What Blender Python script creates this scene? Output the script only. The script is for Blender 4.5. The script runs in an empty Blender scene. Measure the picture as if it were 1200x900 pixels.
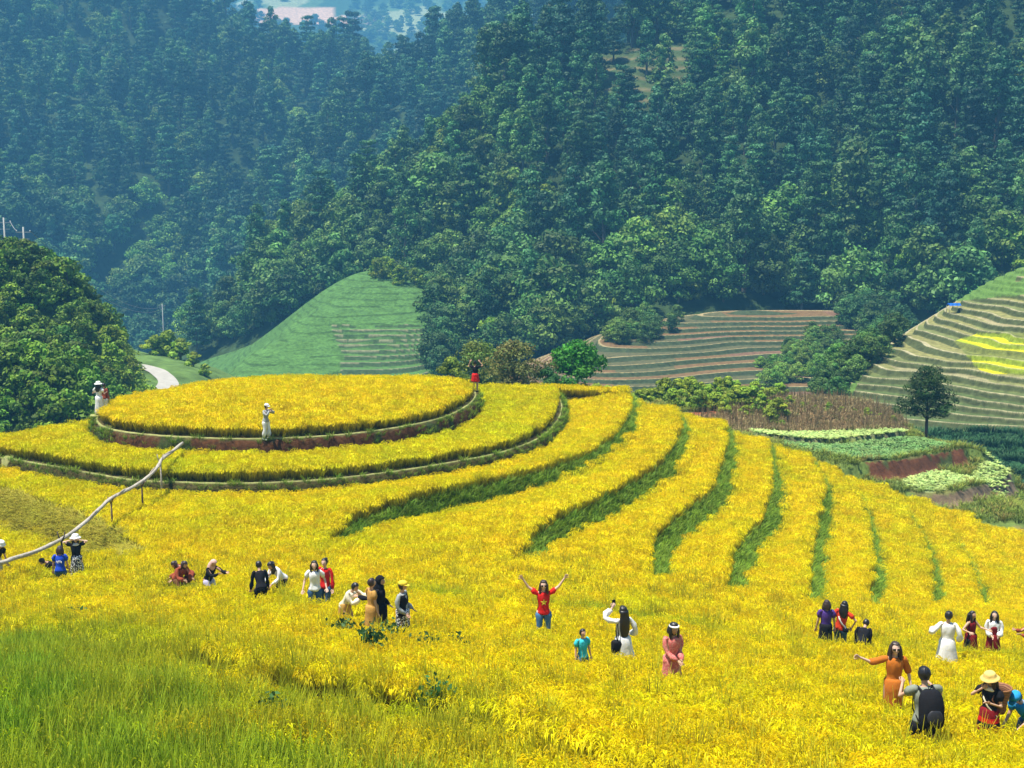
import bpy, bmesh, math, random
import numpy as np
from mathutils import Vector, Matrix, noise as mnoise
from math import radians, sin, cos, pi, atan2, tan

# ------------------------------------------------------------------ camera, sky, sun, exposure
F_PX = 1500.0
PITCH = math.atan(250.0 / F_PX)
scene = bpy.context.scene
COL = scene.collection
cam_data = bpy.data.cameras.new('camera')
cam_data.lens = 45.0
cam_data.sensor_width = 36.0
cam_data.clip_start = 0.1
cam_data.clip_end = 12000
cam = bpy.data.objects.new('camera', cam_data)
COL.objects.link(cam)
cam.location = (0, 0, 0)
cam.rotation_euler = (pi / 2 - PITCH, 0, 0)
scene.camera = cam

SUN = Vector((-0.27, -0.06, 0.95)).normalized()
world = bpy.data.worlds.new('World')
scene.world = world
world.use_nodes = True
wn = world.node_tree
wn.nodes.clear()
w_out = wn.nodes.new('ShaderNodeOutputWorld')
w_bg = wn.nodes.new('ShaderNodeBackground')
w_sky = wn.nodes.new('ShaderNodeTexSky')
w_sky.sky_type = 'NISHITA'
w_sky.sun_disc = False
w_sky.sun_elevation = math.asin(SUN.z)
w_sky.sun_rotation = atan2(SUN.x, SUN.y)
w_sky.altitude = 1000
w_sky.air_density = 1.0
w_sky.dust_density = 1.0
w_bg.inputs['Strength'].default_value = 0.085
wn.links.new(w_sky.outputs[0], w_bg.inputs[0])
wn.links.new(w_bg.outputs[0], w_out.inputs[0])
sun_data = bpy.data.lights.new('sun', 'SUN')
sun_data.energy = 4.8
sun_data.angle = radians(0.5)
sun_data.color = (1.0, 0.95, 0.86)
sun_ob = bpy.data.objects.new('sun', sun_data)
COL.objects.link(sun_ob)
sun_ob.rotation_euler = SUN.to_track_quat('Z', 'Y').to_euler()
scene.view_settings.view_transform = 'Standard'
scene.view_settings.look = 'None'
scene.view_settings.gamma = 1
scene.view_settings.exposure = 1.0
scene.render.engine = 'CYCLES'
scene.cycles.use_denoising = True
scene.cycles.max_bounces = 5
scene.cycles.diffuse_bounces = 2
scene.cycles.glossy_bounces = 1
scene.cycles.transmission_bounces = 2
scene.cycles.volume_bounces = 0
scene.cycles.transparent_max_bounces = 4
scene.cycles.caustics_reflective = False
scene.cycles.caustics_refractive = False

RNG = np.random.default_rng(7)
random.seed(7)

# ------------------------------------------------------------------ helpers
def ray(px, py):
    u = (px - 600) / F_PX
    v = (450 - py) / F_PX
    cp, sp = cos(PITCH), sin(PITCH)
    return np.array([u, cp + v * sp, -sp + v * cp])

def at_d(px, py, d):
    r = ray(px, py)
    return r * (d / r[1])

def at_D(px, py, D):
    r = ray(px, py)
    return r * (-D / r[2])

def project(x, y, z):
    cp, sp = cos(PITCH), sin(PITCH)
    dep = y * cp - z * sp
    up = y * sp + z * cp
    return 600 + F_PX * x / dep, 450 - F_PX * up / dep, dep

class TPS:
    """smooth height field through scattered points"""
    def __init__(self, pts, smooth=0.0):
        P = np.array(pts, float)
        self.s = 1.0 / max(np.ptp(P[:, 0]), np.ptp(P[:, 1]))
        self.X = P[:, :2] * self.s
        n = len(P)
        K = self.phi(self.X[:, None, :] - self.X[None, :, :]) + np.eye(n) * smooth
        Q = np.hstack([np.ones((n, 1)), self.X])
        A = np.zeros((n + 3, n + 3))
        A[:n, :n] = K; A[:n, n:] = Q; A[n:, :n] = Q.T
        b = np.zeros(n + 3); b[:n] = P[:, 2]
        self.w = np.linalg.solve(A, b)
    @staticmethod
    def phi(d):
        r2 = (d ** 2).sum(-1)
        return 0.5 * r2 * np.log(r2 + 1e-12)
    def __call__(self, x, y):
        x = np.asarray(x, float); y = np.asarray(y, float)
        sh = np.broadcast(x, y).shape
        q = np.stack([np.broadcast_to(x, sh).ravel(), np.broadcast_to(y, sh).ravel()], -1) * self.s
        out = np.empty(len(q))
        n = len(self.X)
        for i in range(0, len(q), 60000):
            c = q[i:i + 60000]
            out[i:i + 60000] = self.phi(c[:, None, :] - self.X[None]) @ self.w[:n] + self.w[n] + c @ self.w[n + 1:]
        return out.reshape(sh)

def vnoise(x, y, scale=1.0, octaves=3, seed=0):
    """cheap value noise in -1..1"""
    x = np.asarray(x, float) / scale; y = np.asarray(y, float) / scale
    out = 0; amp = 1; tot = 0
    for o in range(octaves):
        xi = np.floor(x).astype(np.int64); yi = np.floor(y).astype(np.int64)
        fx = x - xi; fy = y - yi
        fx = fx * fx * (3 - 2 * fx); fy = fy * fy * (3 - 2 * fy)
        def h(a, b):
            n = (a * 374761393 + b * 668265263 + (seed + o) * 974634777) & 0xffffffff
            n = ((n ^ (n >> 13)) * 1274126177) & 0xffffffff
            return ((n ^ (n >> 16)) & 0xffff) / 32767.5 - 1
        v = (h(xi, yi) * (1 - fx) + h(xi + 1, yi) * fx) * (1 - fy) + (h(xi, yi + 1) * (1 - fx) + h(xi + 1, yi + 1) * fx) * fy
        out = out + v * amp; tot += amp
        amp *= 0.5; x = x * 2.03 + 5.1; y = y * 2.03 + 9.7
    return out / tot

def polyline_dist(x, y, pts):
    """signed distance (+ on the left of travel), unsigned distance, arc parameter 0..1"""
    pts = np.asarray(pts, float)
    seg = pts[1:] - pts[:-1]
    L = np.hypot(seg[:, 0], seg[:, 1]); cum = np.concatenate([[0], np.cumsum(L)])
    best = np.full(x.shape, 1e9); sgn = np.ones(x.shape); par = np.zeros(x.shape)
    for i in range(len(seg)):
        dx = x - pts[i, 0]; dy = y - pts[i, 1]
        t = np.clip((dx * seg[i, 0] + dy * seg[i, 1]) / (L[i] ** 2 + 1e-9), 0, 1)
        ex = dx - t * seg[i, 0]; ey = dy - t * seg[i, 1]
        d = np.hypot(ex, ey)
        m = d < best
        best = np.where(m, d, best)
        sgn = np.where(m, np.sign(seg[i, 0] * dy - seg[i, 1] * dx + 1e-12), sgn)
        par = np.where(m, (cum[i] + t * L[i]) / cum[-1], par)
    return best * sgn, best, par

def inside(x, y, poly):
    poly = np.asarray(poly, float)
    r = np.zeros(x.shape, bool)
    n = len(poly)
    for i in range(n):
        x1, y1 = poly[i]; x2, y2 = poly[(i + 1) % n]
        c = (y1 > y) != (y2 > y)
        with np.errstate(divide='ignore', invalid='ignore'):
            xi = (x2 - x1) * (y - y1) / (y2 - y1 + 1e-12) + x1
        r ^= c & (x < xi)
    return r

def smooth_line(pts, n=8, closed=False):
    """Catmull-Rom resample"""
    P = [np.array(p, float) for p in pts]
    if closed:
        P = [P[-1]] + P + [P[0], P[1]]
    else:
        P = [2 * P[0] - P[1]] + P + [2 * P[-1] - P[-2]]
    out = []
    for i in range(1, len(P) - 2):
        for k in range(n):
            t = k / n
            a, b, c, d = P[i - 1], P[i], P[i + 1], P[i + 2]
            out.append(0.5 * ((2 * b) + (-a + c) * t + (2 * a - 5 * b + 4 * c - d) * t * t + (-a + 3 * b - 3 * c + d) * t ** 3))
    if not closed:
        out.append(P[-2])
    return np.array(out)

def sstep(a, b, x):
    t = np.clip((x - a) / (b - a), 0, 1)
    return t * t * (3 - 2 * t)

def tag(o, label=None, cat=None, group=None, kind=None):
    if label: o['label'] = label
    if cat: o['category'] = cat
    if group: o['group'] = group
    if kind: o['kind'] = kind
    return o

def mesh_np(name, V, Fc, colors=None, mat=None, smooth=False, parent=None, link=True, extra=None):
    """V (n,3); Fc: (m,4) or (m,3) array, or list of such arrays; one object"""
    V = np.asarray(V, np.float32)
    Fs = Fc if isinstance(Fc, list) else [Fc]
    Fs = [np.asarray(f, np.int32) for f in Fs if len(f)]
    loops = np.concatenate([f.ravel() for f in Fs])
    sizes = np.concatenate([np.full(len(f), f.shape[1], np.int32) for f in Fs])
    starts = np.concatenate([[0], np.cumsum(sizes)[:-1]]).astype(np.int32)
    me = bpy.data.meshes.new(name)
    me.vertices.add(len(V)); me.vertices.foreach_set('co', V.ravel())
    me.loops.add(len(loops)); me.loops.foreach_set('vertex_index', loops)
    me.polygons.add(len(sizes)); me.polygons.foreach_set('loop_start', starts)
    me.polygons.foreach_set('loop_total', sizes)
    if smooth:
        me.polygons.foreach_set('use_smooth', np.ones(len(sizes), bool))
    if colors is not None:
        a = me.color_attributes.new('col', 'FLOAT_COLOR', 'POINT')
        c = np.ones((len(V), 4), np.float32); c[:, :3] = colors
        a.data.foreach_set('color', c.ravel())
    for k, v in (extra or {}).items():
        a = me.attributes.new(k, 'FLOAT', 'POINT'); a.data.foreach_set('value', np.asarray(v, np.float32))
    me.update(calc_edges=True)
    if mat: me.materials.append(mat)
    o = bpy.data.objects.new(name, me)
    if link: COL.objects.link(o)
    if parent: o.parent = parent
    return o

def grid_mesh(name, X, Y, Z, colors=None, mat=None, extra=None):
    n, m = X.shape
    V = np.stack([X.ravel(), Y.ravel(), Z.ravel()], -1)
    i = np.arange(n * m).reshape(n, m)
    q = np.stack([i[:-1, :-1].ravel(), i[:-1, 1:].ravel(), i[1:, 1:].ravel(), i[1:, :-1].ravel()], -1)
    a = V[q[0, 1]] - V[q[0, 0]]; b = V[q[0, 3]] - V[q[0, 0]]
    if np.cross(a, b)[2] < 0: q = q[:, ::-1]
    return mesh_np(name, V, q, None if colors is None else colors.reshape(-1, 3), mat, True, extra=extra)

# ---- materials
def new_mat(name):
    m = bpy.data.materials.new(name); m.use_nodes = True
    nt = m.node_tree; nt.nodes.clear()
    return m, nt, nt.nodes.new('ShaderNodeOutputMaterial')

def N(nt, t, **kw):
    n = nt.nodes.new('ShaderNode' + t)
    for k, v in kw.items(): setattr(n, k, v)
    return n

def mix_rgb(nt, mode, fac, a, b):
    n = N(nt, 'Mix', data_type='RGBA', blend_type=mode)
    for sock, v in ((n.inputs[0], fac), (n.inputs[6], a), (n.inputs[7], b)):
        if isinstance(v, bpy.types.NodeSocket): nt.links.new(v, sock)
        elif isinstance(v, (int, float)): sock.default_value = v
        else: sock.default_value = tuple(v) + (1,)
    return n.outputs[2]

def soil_mat(name, noise_scale=3.0, amt=0.5, bump=0.3, rough=0.95):
    """vertex colour broken up by noise, with bump"""
    m, nt, out = new_mat(name)
    at = N(nt, 'Attribute', attribute_name='col')
    tc = N(nt, 'TexCoord')
    n1 = N(nt, 'TexNoise'); n1.inputs['Scale'].default_value = noise_scale; n1.inputs['Detail'].default_value = 8
    n1.inputs['Roughness'].default_value = 0.7
    nt.links.new(tc.outputs['Object'], n1.inputs['Vector'])
    mr = N(nt, 'MapRange'); mr.inputs[1].default_value = 0.3; mr.inputs[2].default_value = 0.7
    mr.inputs[3].default_value = 1 - amt; mr.inputs[4].default_value = 1 + amt
    nt.links.new(n1.outputs[0], mr.inputs[0])
    comb = N(nt, 'CombineColor')
    for i in range(3): nt.links.new(mr.outputs[0], comb.inputs[i])
    c = mix_rgb(nt, 'MULTIPLY', 1.0, at.outputs['Color'], comb.outputs[0])
    b = N(nt, 'BsdfPrincipled'); b.inputs['Roughness'].default_value = rough
    b.inputs['Specular IOR Level'].default_value = 0.15
    nt.links.new(c, b.inputs['Base Color'])
    bp = N(nt, 'Bump'); bp.inputs['Strength'].default_value = bump; bp.inputs['Distance'].default_value = 0.3
    nt.links.new(n1.outputs[0], bp.inputs['Height']); nt.links.new(bp.outputs[0], b.inputs['Normal'])
    nt.links.new(b.outputs[0], out.inputs[0])
    return m

def leaf_mat(name, transl=0.3, hue=0.02, val=0.3, green_attr=False, green=(0.10, 0.22, 0.02), rough=0.6, patch=0):
    """foliage: vertex colour, small change from plant to plant, light passing through"""
    m, nt, out = new_mat(name)
    at = N(nt, 'Attribute', attribute_name='col')
    oi = N(nt, 'ObjectInfo')
    c = at.outputs['Color']
    if green_attr:
        ga = N(nt, 'Attribute', attribute_name='green', attribute_type='INSTANCER')
        # multiply toward green for unripe plants
        gm = mix_rgb(nt, 'MULTIPLY', 1.0, c, green)
        c = mix_rgb(nt, 'MIX', ga.outputs['Fac'], c, gm)
    if patch:      # stands of paler and darker kinds
        ge = N(nt, 'NewGeometry'); pn = N(nt, 'TexNoise'); pn.inputs['Scale'].default_value = patch; pn.inputs['Detail'].default_value = 3
        nt.links.new(ge.outputs['Position'], pn.inputs['Vector'])
        pr = N(nt, 'ValToRGB'); pr.color_ramp.elements[0].position = 0.36; pr.color_ramp.elements[1].position = 0.66
        pr.color_ramp.elements[0].color = (0.45, 0.60, 0.85, 1); pr.color_ramp.elements[1].color = (1.45, 1.25, 0.80, 1)
        nt.links.new(pn.outputs[0], pr.inputs[0])
        c = mix_rgb(nt, 'MULTIPLY', 1.0, c, pr.outputs[0])
    hs = N(nt, 'HueSaturation')
    mh = N(nt, 'MapRange'); mh.inputs[3].default_value = 0.5 - hue; mh.inputs[4].default_value = 0.5 + hue
    nt.links.new(oi.outputs['Random'], mh.inputs[0]); nt.links.new(mh.outputs[0], hs.inputs['Hue'])
    mm = N(nt, 'Math', operation='MULTIPLY'); mm.inputs[1].default_value = 7.31
    nt.links.new(oi.outputs['Random'], mm.inputs[0])
    fr = N(nt, 'Math', operation='FRACT'); nt.links.new(mm.outputs[0], fr.inputs[0])
    mv = N(nt, 'MapRange'); mv.inputs[3].default_value = 1 - val; mv.inputs[4].default_value = 1 + val
    nt.links.new(fr.outputs[0], mv.inputs[0]); nt.links.new(mv.outputs[0], hs.inputs['Value'])
    nt.links.new(c, hs.inputs['Color'])
    d = N(nt, 'BsdfPrincipled'); d.inputs['Roughness'].default_value = rough; d.inputs['Specular IOR Level'].default_value = 0.2
    t = N(nt, 'BsdfTranslucent')
    nt.links.new(hs.outputs[0], d.inputs['Base Color']); nt.links.new(hs.outputs[0], t.inputs['Color'])
    ms = N(nt, 'MixShader'); ms.inputs[0].default_value = transl
    nt.links.new(d.outputs[0], ms.inputs[1]); nt.links.new(t.outputs[0], ms.inputs[2])
    nt.links.new(ms.outputs[0], out.inputs[0])
    return m

MATS = {}
def plain(name, col, rough=0.8, var=0.12, scale=8.0, spec=0.2, bump=0.05):
    """a coloured material with a slight procedural unevenness"""
    if name in MATS: return MATS[name]
    m, nt, out = new_mat(name)
    tc = N(nt, 'TexCoord'); n1 = N(nt, 'TexNoise'); n1.inputs['Scale'].default_value = scale; n1.inputs['Detail'].default_value = 5
    nt.links.new(tc.outputs['Object'], n1.inputs['Vector'])
    c = mix_rgb(nt, 'MIX', n1.outputs[0], [max(0, x * (1 - var)) for x in col], [min(1, x * (1 + var)) for x in col])
    b = N(nt, 'BsdfPrincipled'); b.inputs['Roughness'].default_value = rough; b.inputs['Specular IOR Level'].default_value = spec
    nt.links.new(c, b.inputs['Base Color'])
    bp = N(nt, 'Bump'); bp.inputs['Strength'].default_value = bump * 4; bp.inputs['Distance'].default_value = 0.02
    nt.links.new(n1.outputs[0], bp.inputs['Height']); nt.links.new(bp.outputs[0], b.inputs['Normal'])
    nt.links.new(b.outputs[0], out.inputs[0])
    MATS[name] = m
    return m

# ---- scattering of uncountable stuff with geometry nodes
def scatter(name, P, rotz, scl, idx, green, sources, label, cat='plants', tilt=None):
    """points -> instances of source objects (kept out of the scene)"""
    coll = bpy.data.collections.new(name + '_sources')
    for i, s in enumerate(sources):
        if s.name not in coll.objects: coll.objects.link(s)
    me = bpy.data.meshes.new(name)
    n = len(P)
    me.vertices.add(n); me.vertices.foreach_set('co', np.asarray(P, np.float32).ravel())
    rot = np.zeros((n, 3), np.float32); rot[:, 2] = rotz
    if tilt is not None: rot[:, :2] = tilt
    a = me.attributes.new('rot', 'FLOAT_VECTOR', 'POINT'); a.data.foreach_set('vector', rot.ravel())
    sv = np.asarray(scl, np.float32)
    if sv.ndim == 1: sv = np.repeat(sv[:, None], 3, 1)
    a = me.attributes.new('scl', 'FLOAT_VECTOR', 'POINT'); a.data.foreach_set('vector', sv.ravel())
    a = me.attributes.new('idx', 'INT', 'POINT'); a.data.foreach_set('value', np.asarray(idx, np.int32))
    a = me.attributes.new('green', 'FLOAT', 'POINT'); a.data.foreach_set('value', np.asarray(green, np.float32))
    me.update()
    for s in sources[:1]:
        for m in s.data.materials: me.materials.append(m)
    o = bpy.data.objects.new(name, me); COL.objects.link(o)
    ng = bpy.data.node_groups.new(name + '_nodes', 'GeometryNodeTree')
    ng.interface.new_socket('Geometry', in_out='INPUT', socket_type='NodeSocketGeometry')
    ng.interface.new_socket('Geometry', in_out='OUTPUT', socket_type='NodeSocketGeometry')
    gi = ng.nodes.new('NodeGroupInput'); go = ng.nodes.new('NodeGroupOutput')
    iop = ng.nodes.new('GeometryNodeInstanceOnPoints')
    ci = ng.nodes.new('GeometryNodeCollectionInfo')
    ci.inputs['Collection'].default_value = coll
    ci.inputs['Separate Children'].default_value = True
    ci.inputs['Reset Children'].default_value = True
    def attr(nm, t):
        k = ng.nodes.new('GeometryNodeInputNamedAttribute'); k.data_type = t; k.inputs['Name'].default_value = nm
        return [s for s in k.outputs if s.name == 'Attribute' and s.enabled][0]
    iop.inputs['Pick Instance'].default_value = True
    ng.links.new(gi.outputs[0], iop.inputs['Points'])
    ng.links.new(ci.outputs[0], iop.inputs['Instance'])
    ng.links.new(attr('idx', 'INT'), iop.inputs['Instance Index'])
    e2r = ng.nodes.new('FunctionNodeEulerToRotation')
    ng.links.new(attr('rot', 'FLOAT_VECTOR'), e2r.inputs[0])
    ng.links.new(e2r.outputs[0], iop.inputs['Rotation'])
    ng.links.new(attr('scl', 'FLOAT_VECTOR'), iop.inputs['Scale'])
    ng.links.new(iop.outputs[0], go.inputs[0])
    md = o.modifiers.new('scatter', 'NODES'); md.node_group = ng
    tag(o, label, cat, kind='stuff')
    return o
# ------------------------------------------------------------------ foreground hill with its rice terraces
def row(d, *xs):
    return [(x, d, -D) for x, D in xs]
FG = (row(-6, (-20, 0.6), (20, 0.6)) + row(0, (-30, 1.9), (-10, 1.7), (0, 1.7), (10, 1.7), (30, 2.2))
      + row(5, (-30, 4.3), (0, 4.1), (30, 4.8)) + row(10, (-30, 6.6), (-10, 6.3), (0, 6.3), (10, 6.6), (30, 7.4)) + row(14, (-10, 7.45), (0, 7.5), (10, 7.8))
      + row(18, (-30, 8.8), (-8, 8.3), (0, 8.5), (6, 8.95), (30, 10.4)) + row(22, (0, 9.45), (6, 9.9), (10, 10.15))
      + row(25, (-30, 10.6), (-10, 10.2), (0, 10.3), (6, 10.8), (10, 11.0), (30, 12.8))
      + row(30, (-20, 11.5), (-6, 11.3), (0.5, 11.3), (3, 11.8), (8, 12.1), (12, 12.4), (20, 13.4))
      + row(35, (-20, 12.5), (-10, 12.35), (0, 12.3), (4, 12.7), (8, 13.2), (14, 13.8), (24, 15.3))
      + row(42, (-26, 13.2), (-17, 12.9), (-5, 12.8), (0, 12.8), (8, 13.7), (12, 14.5), (18, 15.8), (30, 18.5))
      + row(50, (-32, 13.4), (-20, 12.75), (-10, 12.65), (0, 12.9), (5, 13.35), (10, 14.5), (14, 15.6), (20, 17.2), (32, 20))
      + row(58, (-36, 13.6), (-22, 12.75), (-8, 12.65), (0, 12.65), (4, 12.85), (8, 13.5), (12, 14.6), (16, 16.0), (22, 17.6), (34, 20.5))
      + row(67, (-36, 13.6), (-12, 12.65), (3, 12.4), (7.5, 13.1), (10.7, 13.9), (13.4, 14.6), (17, 15.7), (20, 16.6), (25, 17.9), (36, 21)))
base_tps = TPS(FG, 1e-4)
YB_X = np.array([-60, -30, -23, -17, -10, -4, 5, 9, 15, 20, 28, 60.0])
YB_Y = np.array([53, 55, 57, 62.5, 69, 71.5, 70.5, 69, 66.5, 63.5, 61.5, 61.0])
def fg_base(x, y):
    yb = np.interp(x, YB_X, YB_Y)
    z = base_tps(x, np.minimum(y, yb))
    over = np.maximum(y - yb, 0)
    return z - 0.62 * over - 0.25 * sstep(0, 1.5, over)

def hit_base(px, py, fn=None):
    """where the view ray through a photo pixel meets the ground"""
    fn = fn or fg_base
    r = ray(px, py)
    ts = np.linspace(8, 80, 1441)
    z = fn(r[0] * ts, r[1] * ts)
    below = np.nonzero(r[2] * ts < z)[0]
    t = ts[below[0]] if len(below) else ts[-1]
    return np.array([r[0] * t, r[1] * t])

Z1, Z2, Z3 = -11.30, -12.25, -13.0
def plan_D(pts, z): return [tuple(at_D(px, py, -z)[:2]) for px, py in pts]
EDGE1 = [(112, 487), (110, 494), (118, 501), (140, 507), (200, 513), (300, 516), (400, 511), (470, 502), (520, 491), (548, 478), (560, 466), (559, 458)]
BACK1 = [(540, 453), (500, 451), (440, 450), (370, 450), (290, 451), (220, 457), (165, 466), (130, 477)]
EDGE2 = [(-60, 533), (0, 538), (50, 546), (100, 555), (155, 564), (220, 567), (280, 568), (360, 565), (440, 557), (520, 545), (590, 531), (635, 514), (655, 495), (661, 478), (658, 466)]
BACK2 = [(640, 461), (560, 459), (400, 458), (250, 463), (160, 476), (110, 493), (60, 509), (0, 521), (-60, 526)]
P1 = smooth_line(plan_D(EDGE1 + BACK1, Z1), 6, True)
P2 = smooth_line(plan_D(EDGE2 + BACK2, Z2), 6, True)
L1 = smooth_line(plan_D(EDGE1, Z1), 8)
L2 = smooth_line(plan_D(EDGE2, Z2), 8)

# grassy banks between the fields: photo line, height of the step, width of the bank
BANKS_PX = [
    ([(392, 640), (410, 628), (445, 615), (507, 600), (600, 580), (655, 562), (700, 540), (727, 515), (736, 494), (734, 478)], 1.0, 0.9),
    ([(612, 660), (635, 636), (690, 610), (750, 578), (782, 550), (795, 520), (792, 497)], 0.85, 1.0),
    ([(760, 682), (762, 655), (790, 625), (825, 598), (842, 562), (848, 525), (843, 505)], 0.85, 1.0),
    ([(852, 695), (855, 665), (880, 632), (898, 602), (901, 570), (898, 535)], 0.85, 1.0),
    ([(942, 710), (945, 665), (955, 622), (964, 585), (955, 560)], 0.8, 0.9),
    ([(1014, 712), (1020, 672), (1016, 630), (1004, 590), (990, 570)], 0.7, 0.75),
    ([(1088, 705), (1086, 665), (1070, 625), (1040, 585)], 0.6, 0.7),
    ([(1150, 715), (1138, 680), (1118, 645), (1090, 603)], 0.6, 0.65),
    ([(1210, 720), (1180, 672), (1140, 620)], 0.6, 0.6),
    ([(1270, 720), (1230, 670), (1195, 632)], 0.6, 0.6),
]
def beyond(L, m=7.0):
    d = L[-1] - L[-4]; d = d / np.linalg.norm(d)
    return np.vstack([L, L[-1] + d * m])
BANKS = [(beyond(smooth_line([hit_base(*p) for p in pts], 6)), h, w) for pts, h, w in BANKS_PX]
LEFT_BANK = smooth_line([hit_base(*p) for p in [(-60, 566), (0, 580), (60, 600), (110, 622), (160, 650), (180, 662)]], 6)
LOWER_LIP = smooth_line([hit_base(*p) for p in [(-80, 752), (0, 762), (110, 775), (230, 800), (330, 830), (430, 848), (520, 872), (620, 905)]], 6)
MID_LIP = smooth_line([hit_base(*p) for p in [(470, 716), (560, 728), (650, 735), (760, 752), (900, 775), (1060, 792), (1240, 800)]], 6)

def fg_height(x, y, want_masks=False):
    x = np.asarray(x, float); y = np.asarray(y, float)
    z = fg_base(x, y)
    bank = np.zeros(x.shape); green = np.zeros(x.shape); bare = np.zeros(x.shape); norice = np.zeros(x.shape, bool)
    for line, h, w in BANKS:
        s, d, t = polyline_dist(x, y, line)         # travel goes far: upper side is on the left
        fade = 0.35 + 0.65 * sstep(0.0, 0.15, t) 
        endd = np.where((t <= 0) | (t >= 1), np.exp(-(d / 1.2) ** 2), 1)
        s = s + 0.12 * vnoise(x, y, 1.1, 2, 3)
        prof = np.where(s > 0, np.exp(-np.abs(s) / 3.0), -np.exp(-np.maximum(-s - w, 0) / 3.0))
        ramp = np.clip(s / w, -1, 0)
        prof = np.where((s <= 0) & (s > -w), 1 + 2 * ramp, prof)
        z = z + 0.5 * h * prof * fade * endd * (1 - 0.5 * sstep(0.5, 0.9, t))
        wv = w * (0.92 - 0.42 * t) * (1 + 0.18 * vnoise(x, y, 0.9, 2, 33))
        on = (s < 0.0) & (s > -wv) & ((t > 0) | (d < 0.75 * w)) & (t < 1)
        bank = np.maximum(bank, on * 1.0)
    s, d, t = polyline_dist(x, y, LEFT_BANK)
    zone = np.exp(-(np.maximum(d - 2.5, 0) / 4) ** 2)
    z = z - 0.95 * sstep(0.2, -1.6, s) * np.exp(-np.maximum(-s - 1.6, 0) / 3.5) * sstep(1.0, 0.8, t)
    rough = (s < 0.2 + 0.3 * vnoise(x, y, 1.5, 2, 9)) & (s > -1.1 + 0.5 * vnoise(x, y, 0.8, 2, 19)) & (t > 0) & (t < 1)
    s, d, t = polyline_dist(x, y, LOWER_LIP)
    z = z + 0.14 * np.where(s > 0, np.exp(-s / 3), -np.exp(s / 4)) * sstep(0.0, 0.35, d)
    lipgap = (d < 0.20 + 0.14 * vnoise(x, y, 1.0, 2, 5)) & (t < 0.93) & (vnoise(x, y, 1.4, 2, 15) > 0.12)
    s2, d2, t2 = polyline_dist(x, y, MID_LIP)
    z = z + 0.16 * np.where(s2 > 0, -np.exp(-s2 / 3), np.exp(s2 / 3)) * sstep(0.0, 0.4, d2)
    # the round top fields
    in2 = inside(x, y, P2); in1 = inside(x, y, P1)
    d2e = polyline_dist(x, y, np.vstack([P2, P2[:1]]))[1] * np.where(in2, 1, -1)
    d1e = polyline_dist(x, y, np.vstack([P1, P1[:1]]))[1] * np.where(in1, 1, -1)
    wob = 0.05 * vnoise(x, y, 0.7, 2, 21)
    # flatten the ground just below the second step
    near2 = sstep(-5.0, -0.5, d2e) * (y < np.interp(x, YB_X, YB_Y) - 1)
    z = z + (np.minimum(z, Z3) - z) * near2
    k2 = sstep(-0.32, 0.02, d2e + wob)
    z = z + (np.maximum(Z2, z) - z) * k2
    k1 = sstep(-0.30, 0.02, d1e + wob)
    z = z + (np.maximum(Z1, z) - z) * k1
    z = z + 0.45 * sstep(0.3, 5.0, d1e)
    if not want_masks: return z
    path = ((d1e > 0.02) & (d1e < 0.36)) | ((d2e > 0.02) & (d2e < 0.34))
    riser1 = (d1e < 0.05) & (d1e > -0.45)
    riser2 = (d2e < 0.05) & (d2e > -0.42)
    return z, dict(bank=bank > 0, rough=rough, lipgap=lipgap, path=path, riser1=riser1, riser2=riser2, d1=d1e, d2=d2e, in1=in1, in2=in2,
                   lower=polyline_dist(x, y, LOWER_LIP)[0], mid=s2)

xs = np.concatenate([np.arange(-70, -36, 1.0), np.arange(-36, -24, 0.35), np.arange(-24, 12, 0.14), np.arange(12, 34, 0.2), np.arange(34, 72, 1.0)])
ys = np.concatenate([np.arange(-10, 15, 0.6), np.arange(15, 44, 0.22), np.arange(44, 74, 0.14), np.arange(74, 96, 0.7)])
GX, GY = np.meshgrid(xs, ys)
GZ, MK = fg_height(GX, GY, True)
gc = np.empty(GX.shape + (3,)); gc[:] = (0.085, 0.07, 0.025)
nz = vnoise(GX, GY, 1.3, 3, 31)
gc[MK['bank']] = (0.09, 0.16, 0.015)
gc[MK['rough']] = (0.10, 0.11, 0.02)
gc[MK['riser2']] = (0.065, 0.055, 0.015)
gc[MK['riser1']] = (0.075, 0.032, 0.012)
gr = MK['riser1'] & (nz > 0.25); gc[gr] = (0.04, 0.055, 0.015)
gc[MK['lipgap']] = (0.06, 0.055, 0.03)
yb = np.interp(GX, YB_X, YB_Y)
gc[GY > yb + 0.5] = (0.06, 0.10, 0.02)
GZ = GZ + 0.03 * vnoise(GX, GY, 0.5, 2, 12)
mat_soil = soil_mat('field soil', 4.0, 0.55, 0.4)
ground = grid_mesh('ground', GX, GY, GZ, gc, mat_soil)
tag(ground, 'hillside of ripe rice terraces with earth banks', 'ground', kind='structure')

def ground_z(x, y):
    return fg_height(np.array([x]), np.array([y]))[0]

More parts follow.
